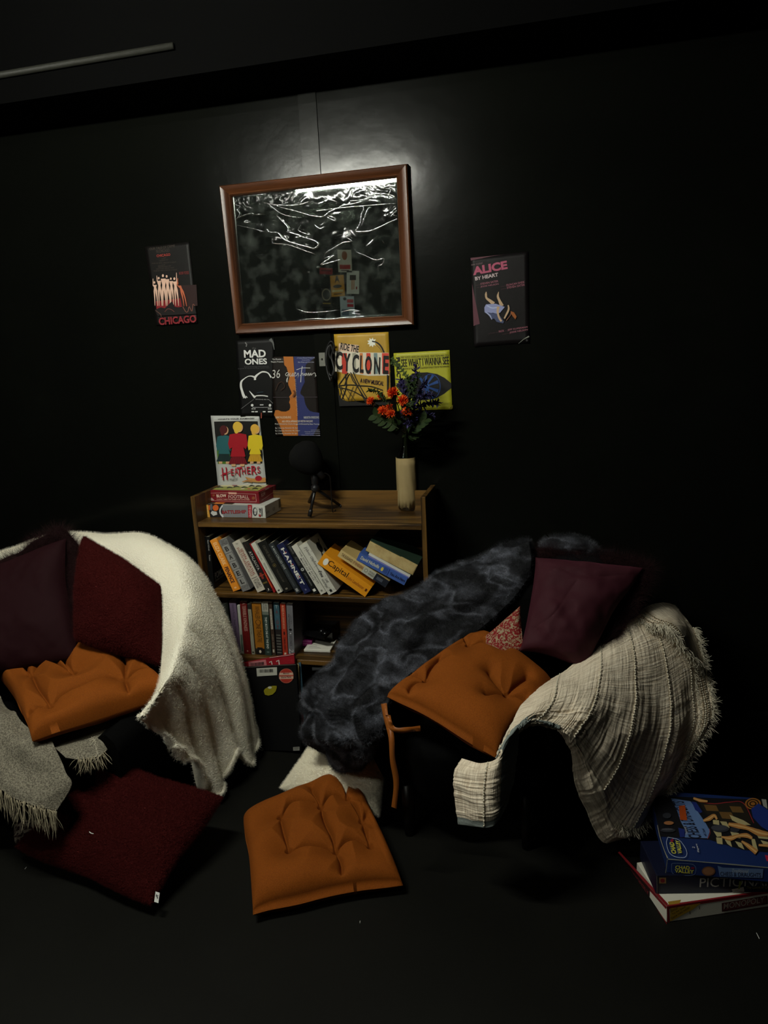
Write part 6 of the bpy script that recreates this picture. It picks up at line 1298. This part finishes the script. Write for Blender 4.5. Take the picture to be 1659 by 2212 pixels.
# ============================================================ GREY FRINGED THROW under the left seat cushion
linen = mat('grey_linen', (138, 132, 116), .9, .1, bump=(300, .9, 'noise', .003), var=((92, 87, 76), 240, .38, .62)); lthread = mat('linen_thread', (156, 146, 122), .8, .1)
gt = thing('fringed_throw', 'grey-beige fringed throw hanging from under the left seat cushion', 'throw', wz(70, 1690, .1))
ctrl = [[(-60, 1440, -.74), (-10, 1490, -.80), (30, 1540, -.86), (70, 1580, -.93), (110, 1600, -.95)],
 [(-70, 1520, -.86), (-10, 1555, -.92), (40, 1600, -.97), (90, 1632, -1.0), (128, 1632, -.98)],
 [(-80, 1600, -.95), (-15, 1625, -1.0), (40, 1660, -1.02), (96, 1680, -1.03), (142, 1668, -1.0)],
 [(-85, 1650, -.99), (-20, 1668, -1.03), (40, 1705, -1.06), (92, 1722, -1.06), (155, 1695, -1.01)],
 [(-90, 1672, -1.0), (-22, 1690, -1.04), (30, 1722, -1.07), (80, 1742, -1.075), (122, 1752, -1.05)]]
S = surf(ctrl, 120, 110); S = S + normals(S) * cam_facing(S) * (.013 * fbm(S * A([1.6, 1, .7]), 9, 3, 71))[..., None]
sheet('linen', S, .003, linen, gt)
e2 = S[-1, ::2]; strands('fringe', e2, [unit(A([.05, -.1, -1.])) for _ in e2], .085, .0012, lthread, gt, droop=.4, n=3, wob=.16, seg=7, spread=.006, seed=12)
ctrl = [[(105, 1600, -.90), (150, 1585, -.86), (195, 1570, -.83), (236, 1556, -.80)], [(122, 1618, -.95), (165, 1610, -.92), (205, 1600, -.89), (241, 1585, -.85)], [(142, 1636, -.97), (178, 1640, -.95), (214, 1632, -.92), (243, 1610, -.87)]]
S = surf(ctrl, 60, 70); S = S + normals(S) * cam_facing(S) * (.006 * fbm(S, 12, 2, 73))[..., None]
sheet('linen_corner', S, .003, linen, gt); e2 = S[-1, ::2][8:-6]; strands('fringe', e2, [unit(A([.1, -.1, -1.])) for _ in e2], .05, .0012, lthread, gt, droop=.4, n=3, wob=.3, spread=.005, seed=13)
e2 = S[20:, 46][::3]; strands('fringe', e2, [unit(A([-.5, -.5, -.7])) for _ in e2], .03, .001, thread, gt, droop=.4, n=4, wob=.4, spread=.004, seed=14)
# tassel peeping out above the seat cushion
roots = [wy(165 + i * 3, 1415 - i * .8, -.56) for i in range(10)]; strands('fringe', roots, [unit(A([.2, -.5, .5])) for _ in roots], .035, .0011, thread, gt, droop=1.6, n=4, wob=.4, seed=15)

# ============================================================ CUSHIONS ON THE FLOOR
t, o, _, (Fq, Pq, nq) = pillow('fleece_cushion', 'maroon fleece cushion propped on its corner on the floor at the lower left', 'cushion', [wz(236, 1640, .27), wz(480, 1726, .17), wz(330, 1956, .045), wz(30, 1832, .05)], .13, sherpa_r, 200, pinch=.035, wrinkle=.004, seed=22, grain=.0022)
FR = o
k = MB(); p = Fq[-4, -4]; e1 = wz(346, 1925, .07); k.obox(wz(333, 1948, .06), wz(342, 1951, .058) - wz(333, 1948, .06), A([0, .0006, 0]), wz(336, 1926, .075) - wz(333, 1948, .06)); lab = k.build('care_label', mat('white_label', (206, 206, 200), .6, .2), t)
a = Art(wz(333, 1948, .06) + A([0, -.0006, 0]), np.cross(wz(342, 1951, .058) - wz(333, 1948, .06), wz(336, 1926, .075) - wz(333, 1948, .06)), (0, 1480, 3.318)); a.stroke([(1120, 1500), (1130, 1530)], 8, (60, 60, 60)).stroke([(1115, 1512), (1136, 1508)], 5, (60, 60, 60)); a.build('label_print', lab)
k = MB(); c = wz(196, 1799, .17); dd = unit(CAM - c); P = cr1(A([wz(193, 1797, .19), wz(197, 1800, .19), wz(202, 1801, .19)]) + dd * .03, 8); k.tube(P, .0012, 5); tag(k.build('lint_thread', mat('white_lint', (214, 214, 208), .7, .2), None, True), 'short white thread lying on the maroon floor cushion', 'thread')
Cf = (500, 1540, 3.95)
t, o, _, _ = pillow('seat_cushion', 'ochre tufted seat cushion lying on the floor in the middle', 'cushion', [wz(526, 1772, .036), wz(768, 1672, .085), wz(872, 1912, .036), wz(546, 1978, .034)], .15, ochre, 170, box=.8, pinch=.035, wrinkle=.003, seed=25,
    tufts=[(375, 1005), (690, 935), (940, 832), (430, 1305), (800, 1325), (1062, 1030), (1130, 1255)],
    creases=[[(375, 1005), (440, 920), (540, 900), (640, 905)], [(690, 935), (760, 850), (850, 822), (940, 832)], [(375, 1005), (400, 1150), (430, 1305)], [(690, 935), (720, 1080), (770, 1200), (800, 1325)], [(800, 1325), (880, 1260), (980, 1230), (1130, 1255)], [(940, 832), (1010, 900), (1062, 1030)], [(1062, 1030), (1090, 1150), (1130, 1255)], [(940, 832), (930, 720), (910, 620)], [(690, 935), (650, 850), (605, 770)], [(800, 1325), (845, 1430), (850, 1540)], [(1062, 1030), (1150, 930), (1300, 905)], [(430, 1305), (600, 1290), (800, 1325)]],
    crop=Cf, cpx=[(105, 900), (1040, 500), (1450, 1480), (180, 1730)], group='ochre tufted seat cushions')
t, o, _, _ = pillow('fleece_cushion', 'white fleece cushion on the floor, under the end of the dark fur blanket', 'cushion', [wz(697, 1572, .20), wz(840, 1640, .20), wz(818, 1765, .05), wz(600, 1700, .035)], .11, sherpa_w, 150, pinch=.06, wrinkle=.004, seed=28, grain=.0018)
FW = o
k = MB(); q = wz(613, 1706, .03); k.obox(q, wz(616, 1707, .03) - q, A([0, .0006, 0]), wz(615, 1697, .035) - q + A([0, 0, .004])); k.build('care_label', MATS['white_label'], t)
# patterned cushion crumpled behind the maroon one
pt = mat('leaf_print', (120, 110, 98), .8, .15, var=((36, 20, 22), 42, .47, .53, 2.2))
t, o, _, _ = pillow('patterned_cushion', 'small brown and cream patterned cushion squashed under the fringe at the lower left', 'cushion', [wz(28, 1762, .10), wz(96, 1752, .12), wz(84, 1818, .05), wz(36, 1822, .045)], .07, pt, 60, pinch=.02, wrinkle=.008, seed=29)

# ============================================================ BOARD GAMES ON THE FLOOR AT THE RIGHT
Cg = (1320, 1680, 4.894); GG = 'board games stacked on the floor at the lower right'
# bottom: white and red box
t, f, tp, s_, s2, fr = gamebox('board_game', 'white and red MONOPOLY game box, bottom of the stack on the floor', [(590, 1362), (1900, 1165), (1640, 700)], .050, .001, mat('white_game_card', (216, 212, 196), .5, .3), Cg, group=GG)
rdc = (120, 26, 32)
f.poly([(588, 1362), (1900, 1160), (1900, 1185), (590, 1392)], rdc).poly([(592, 1536), (1900, 1330), (1900, 1350), (596, 1560)], rdc).poly([(588, 1362), (614, 1360), (622, 1556), (594, 1560)], rdc)
f.poly([(625, 1382), (950, 1325), (860, 1395), (624, 1520)], (176, 140, 40)).T('Bonus!', (632, 1425), (715, 1385), 34, (50, 44, 30), 0, .3).T('Try the Quick', (650, 1458), (795, 1372), 24, (40, 30, 20), .01).T('Game rules inside!', (640, 1498), (835, 1378), 24, (40, 30, 20), .01)
f.poly([(1170, 1325), (1650, 1245), (1655, 1335), (1172, 1418)], (74, 24, 28)).poly([(1182, 1334), (1640, 1257), (1643, 1325), (1184, 1404)], (110, 56, 54)).T('MONOPOLY', (1192, 1396), (1622, 1322), 62, (60, 20, 22), .04).T('MONOPOLY', (1190, 1392), (1620, 1318), 60, (156, 140, 128), .012)
f.stroke([(832, 1412), (836, 1445)], 7, (60, 56, 50)).stroke([(932, 1358), (936, 1392)], 8, (60, 56, 50)); f.build('front_print', t)
tp.poly([(590, 1362), (1900, 1165), (1898, 1150), (600, 1340)], rdc).poly([(600, 1310), (740, 1290), (720, 1330), (612, 1345)], (150, 116, 40)).poly([(590, 1362), (600, 1330), (90, 780), (72, 790)], rdc); tp.build('top_print', t)
s2.poly([(588, 1364), (580, 1390), (60, 800), (72, 790)], rdc).poly([(590, 1555), (588, 1530), (90, 850), (80, 850)], rdc).poly([(172, 912), (410, 1178), (405, 1268), (168, 968)], (40, 26, 26)).T('MONOPOLY', (180, 966), (398, 1246), 40, (120, 40, 44), .02, 0, (181, 930)); s2.build('side_print', t)
# middle: dark blue box
t, f, tp, s_, s2, fr = gamebox('board_game', 'dark blue box reading PICTIONARY, middle of the stack on the floor', [(482, 1032), (1900, 1010), (1800, 640)], .108, .0505, mat('navy_game_card', (14, 18, 40), .45, .35), Cg, group=GG)
f.T('PICTIONARY', (935, 1158), (1800, 1140), 96, (150, 146, 140), .0).rect(508, 1056, 582, 1118, (130, 100, 60)).ell(545, 1088, 24, 22, (120, 30, 36)).poly([(1275, 1180), (1400, 1155), (1410, 1200), (1290, 1220)], (160, 160, 150)).poly([(1260, 1215), (1330, 1190), (1410, 1205), (1400, 1228)], (130, 130, 122)).stroke([(1370, 1095), (1350, 1180)], [30, 12], (120, 130, 40)).T('The Game of Quick Draw', (1430, 1180), (1800, 1172), 34, (130, 120, 60), 0, .2); f.stroke([(484, 1040), (488, 1280)], 7, (110, 106, 96)); f.build('front_print', t)
# top: blue chess and draughts box
t, f, tp, s_, s2, fr = gamebox('board_game', 'blue and black chess and draughts box, topmost of the stack on the floor', [(600, 855), (1900, 972), (1870, 236)], .152, .1085, mat('blue_game_card', (26, 44, 92), .38, .4), Cg, group=GG)
worn = (168, 170, 160)
f.stroke([(602, 860), (900, 885), (1300, 918), (1890, 972)], [12, 7, 12, 8], worn, 30).stroke([(596, 862), (575, 1020)], 8, (120, 122, 112))
yl = (190, 182, 66)
f.stroke([(640, 920), (645, 1000), (700, 1025), (860, 1030), (895, 990), (890, 940), (840, 912), (660, 905), (640, 920)], 4, (110, 130, 170), 40).T('CHAD', (680, 966), (832, 972), 38, yl, .03).T('VALLEY', (674, 1004), (876, 1014), 38, yl, .03).ell(862, 955, 20, 12, (120, 30, 50))
f.ell(1030, 988, 72, 50, (110, 72, 50)).ell(1030, 988, 58, 38, (140, 96, 66)).poly([(1125, 930), (1180, 950), (1610, 965), (1600, 1060), (1150, 1045)], (92, 116, 156)).T('Traditional', (1280, 1000), (1455, 1006), 36, (170, 176, 180), 0, .3).T('CHESS & DRAUGHTS', (1155, 1040), (1585, 1054), 46, (30, 30, 50), .01); f.build('front_print', t)
tp.l = .0006
tp.poly([(425, 190), (1700, 238), (1700, 792), (1659, 790), (1380, 760), (1150, 690), (1040, 655), (515, 622), (490, 480)], (20, 20, 24))
tp.stroke([(598, 850), (560, 760), (515, 620), (490, 500)], [12, 7, 8, 5], (140, 136, 120), 20)
tp.poly([(630, 215), (840, 250), (905, 340), (1000, 480), (1045, 560), (1020, 640), (780, 630), (790, 560), (740, 470), (690, 330)], (92, 120, 168))
tp.poly([(710, 528), (778, 545), (780, 625), (730, 632)], (30, 44, 110)).poly([(850, 250), (900, 260), (965, 360), (940, 375), (890, 340)], (30, 44, 110)).stroke([(1020, 645), (1045, 590), (1040, 540)], 6, (150, 60, 60), 8)
tp.T('CHESS & DRAUGHTS', (965, 640), (770, 250), 105, (22, 24, 40), .02).poly([(715, 300), (780, 290), (805, 450), (730, 445)], (160, 66, 22)).T('with 2 board', (1015, 620), (985, 540), 24, (40, 50, 80), .01)
tp.T('Traditional', (815, 600), (790, 520), 20, (190, 190, 190), 0, .3)
wd_ = (120, 84, 42); lt = (176, 164, 118)
tp.poly([(925, 250), (1090, 262), (1400, 265), (1500, 480), (1200, 470), (1000, 380)], (34, 30, 24)).stroke([(925, 255), (1090, 275), (1250, 258), (1400, 270), (1510, 480)], 8, (140, 40, 46), 24)
for q in ([(980, 285), (1110, 292), (1140, 355), (1010, 348)], [(1140, 360), (1270, 365), (1310, 440), (1175, 430)], [(1250, 300), (1370, 306), (1405, 370), (1285, 365)]): tp.poly(q, (104, 76, 40))
for q in ([(1075, 445), (1140, 450), (1145, 500), (1080, 490)], [(1150, 460), (1220, 465), (1255, 530), (1190, 520)], [(1080, 560), (1165, 570), (1170, 620), (1120, 625)], [(1110, 630), (1175, 635), (1180, 705), (1120, 695)], [(1200, 650), (1260, 660), (1280, 735), (1230, 700)], [(1310, 670), (1380, 690), (1410, 760), (1350, 730)], [(1260, 570), (1350, 585), (1370, 640), (1290, 640)], [(1520, 560), (1659, 590), (1659, 650), (1560, 640)], [(1480, 640), (1520, 650), (1555, 775), (1500, 740)], [(1580, 660), (1659, 680), (1659, 740), (1620, 720)], [(1250, 390), (1400, 450), (1480, 500), (1380, 500), (1280, 450)]): tp.poly(q, lt)
for x, y, rx, ry in ((1160, 540, 90, 36), (1310, 545, 50, 34), (590, 400, 45, 30), (600, 555, 80, 22)): tp.ell(x, y, rx, ry, (44, 46, 52))
tp.ell(1145, 528, 88, 30, (60, 62, 70)); tp.ell(610, 478, 52, 20, (150, 100, 62)).ell(595, 545, 60, 12, (70, 70, 76))
wood_ = (176, 122, 66)
for pts, wd in (([(1240, 490), (1350, 510), (1450, 535), (1560, 580), (1659, 600)], [34, 56, 40, 70, 50]), ([(1165, 625), (1260, 640), (1340, 615), (1430, 610), (1490, 640)], [14, 54, 34, 50, 30]), ([(1380, 670), (1450, 720), (1540, 790)], [20, 44, 56]), ([(975, 455), (1040, 430), (1090, 400), (1120, 440)], [24, 50, 36, 20]), ([(870, 215), (940, 240), (1020, 250)], [24, 34, 20]), ([(1560, 712), (1659, 718)], [24, 30])): tp.stroke(pts, wd, wood_, 20).stroke(pts, [w_ * .3 for w_ in wd], (206, 164, 104), 20)
for r_, c_ in ((85, (150, 96, 40)), (68, (30, 22, 18)), (54, (150, 96, 40)), (38, (30, 22, 18)), (24, (150, 96, 40))): tp.ell(1500, 275, r_, r_ * .72, c_)
tp.poly([(1480, 330), (1560, 270), (1600, 300), (1659, 340), (1659, 560), (1590, 520), (1500, 420)], (30, 48, 116)).poly([(1590, 225), (1640, 230), (1655, 330), (1610, 300)], (150, 150, 140)).poly([(1625, 818), (1700, 825), (1690, 890), (1645, 880)], (170, 30, 60))
tp.stroke([(600, 628), (700, 650), (750, 690), (800, 780), (780, 840), (680, 835), (615, 790), (585, 690), (600, 628)], 6, (160, 170, 190), 40).T('CHAD', (692, 806), (664, 682), 44, yl, .04).T('VALLEY', (754, 806), (722, 662), 40, yl, .04).poly([(625, 660), (655, 640), (660, 670), (640, 685)], (140, 30, 50))
tp.T('2', (886, 745), (884, 730), 24, (170, 170, 180), .03).T('Players', (942, 788), (916, 700), 22, (180, 180, 186), .02); tp.build('top_print', t)

# small bits of lint on the floor
for (x, y), lb in (((57, 1873), 'tiny pale thread on the floor below the maroon cushion'), ((778, 1989), 'white speck on the floor in front of the ochre floor cushion'), ((1634, 2015), 'short pale scratch of thread on the floor in front of the board games')):
    p = wz(x, y, .002); k = MB(); k.tube([p, p + A([.001, -.008, 0]), p + A([.002, -.018 if x > 1500 else -.006, 0])], .0008, 5); tag(k.build('lint_thread', MATS['white_lint'], None, True), lb, 'thread')

# ============================================================ PILE on the fabrics
fur(WB, 230000, .0034, hair_w, kink=.0012, radius=.00042, seed=2, brown=.6, rand=.2)
fur(HEM, 12000, .0034, hair_w, kink=.0012, radius=.00042, seed=12, brown=.6)
fur(FB, 160000, .008, hair_g, radius=.00026, seed=3, rand=.4, tip=.3, brown=.25)
fur(FB2, 12000, .011, hair_g, radius=.00030, seed=4, rand=.4, brown=.3)
fur(LS, 70000, .0036, hair_r, kink=.001, radius=.00045, seed=7, brown=.5)
fur(FR, 120000, .0036, hair_r, kink=.001, radius=.00045, seed=8, brown=.5)
fur(FW, 70000, .0036, hair_w, kink=.0012, radius=.00050, seed=9, brown=.5)
fur(RUFF, 26000, .026, hair_f, radius=.00035, seed=5, rand=.5, brown=.3)
fur(RUFF2, 14000, .024, hair_f, radius=.00035, seed=6, rand=.5, brown=.3)
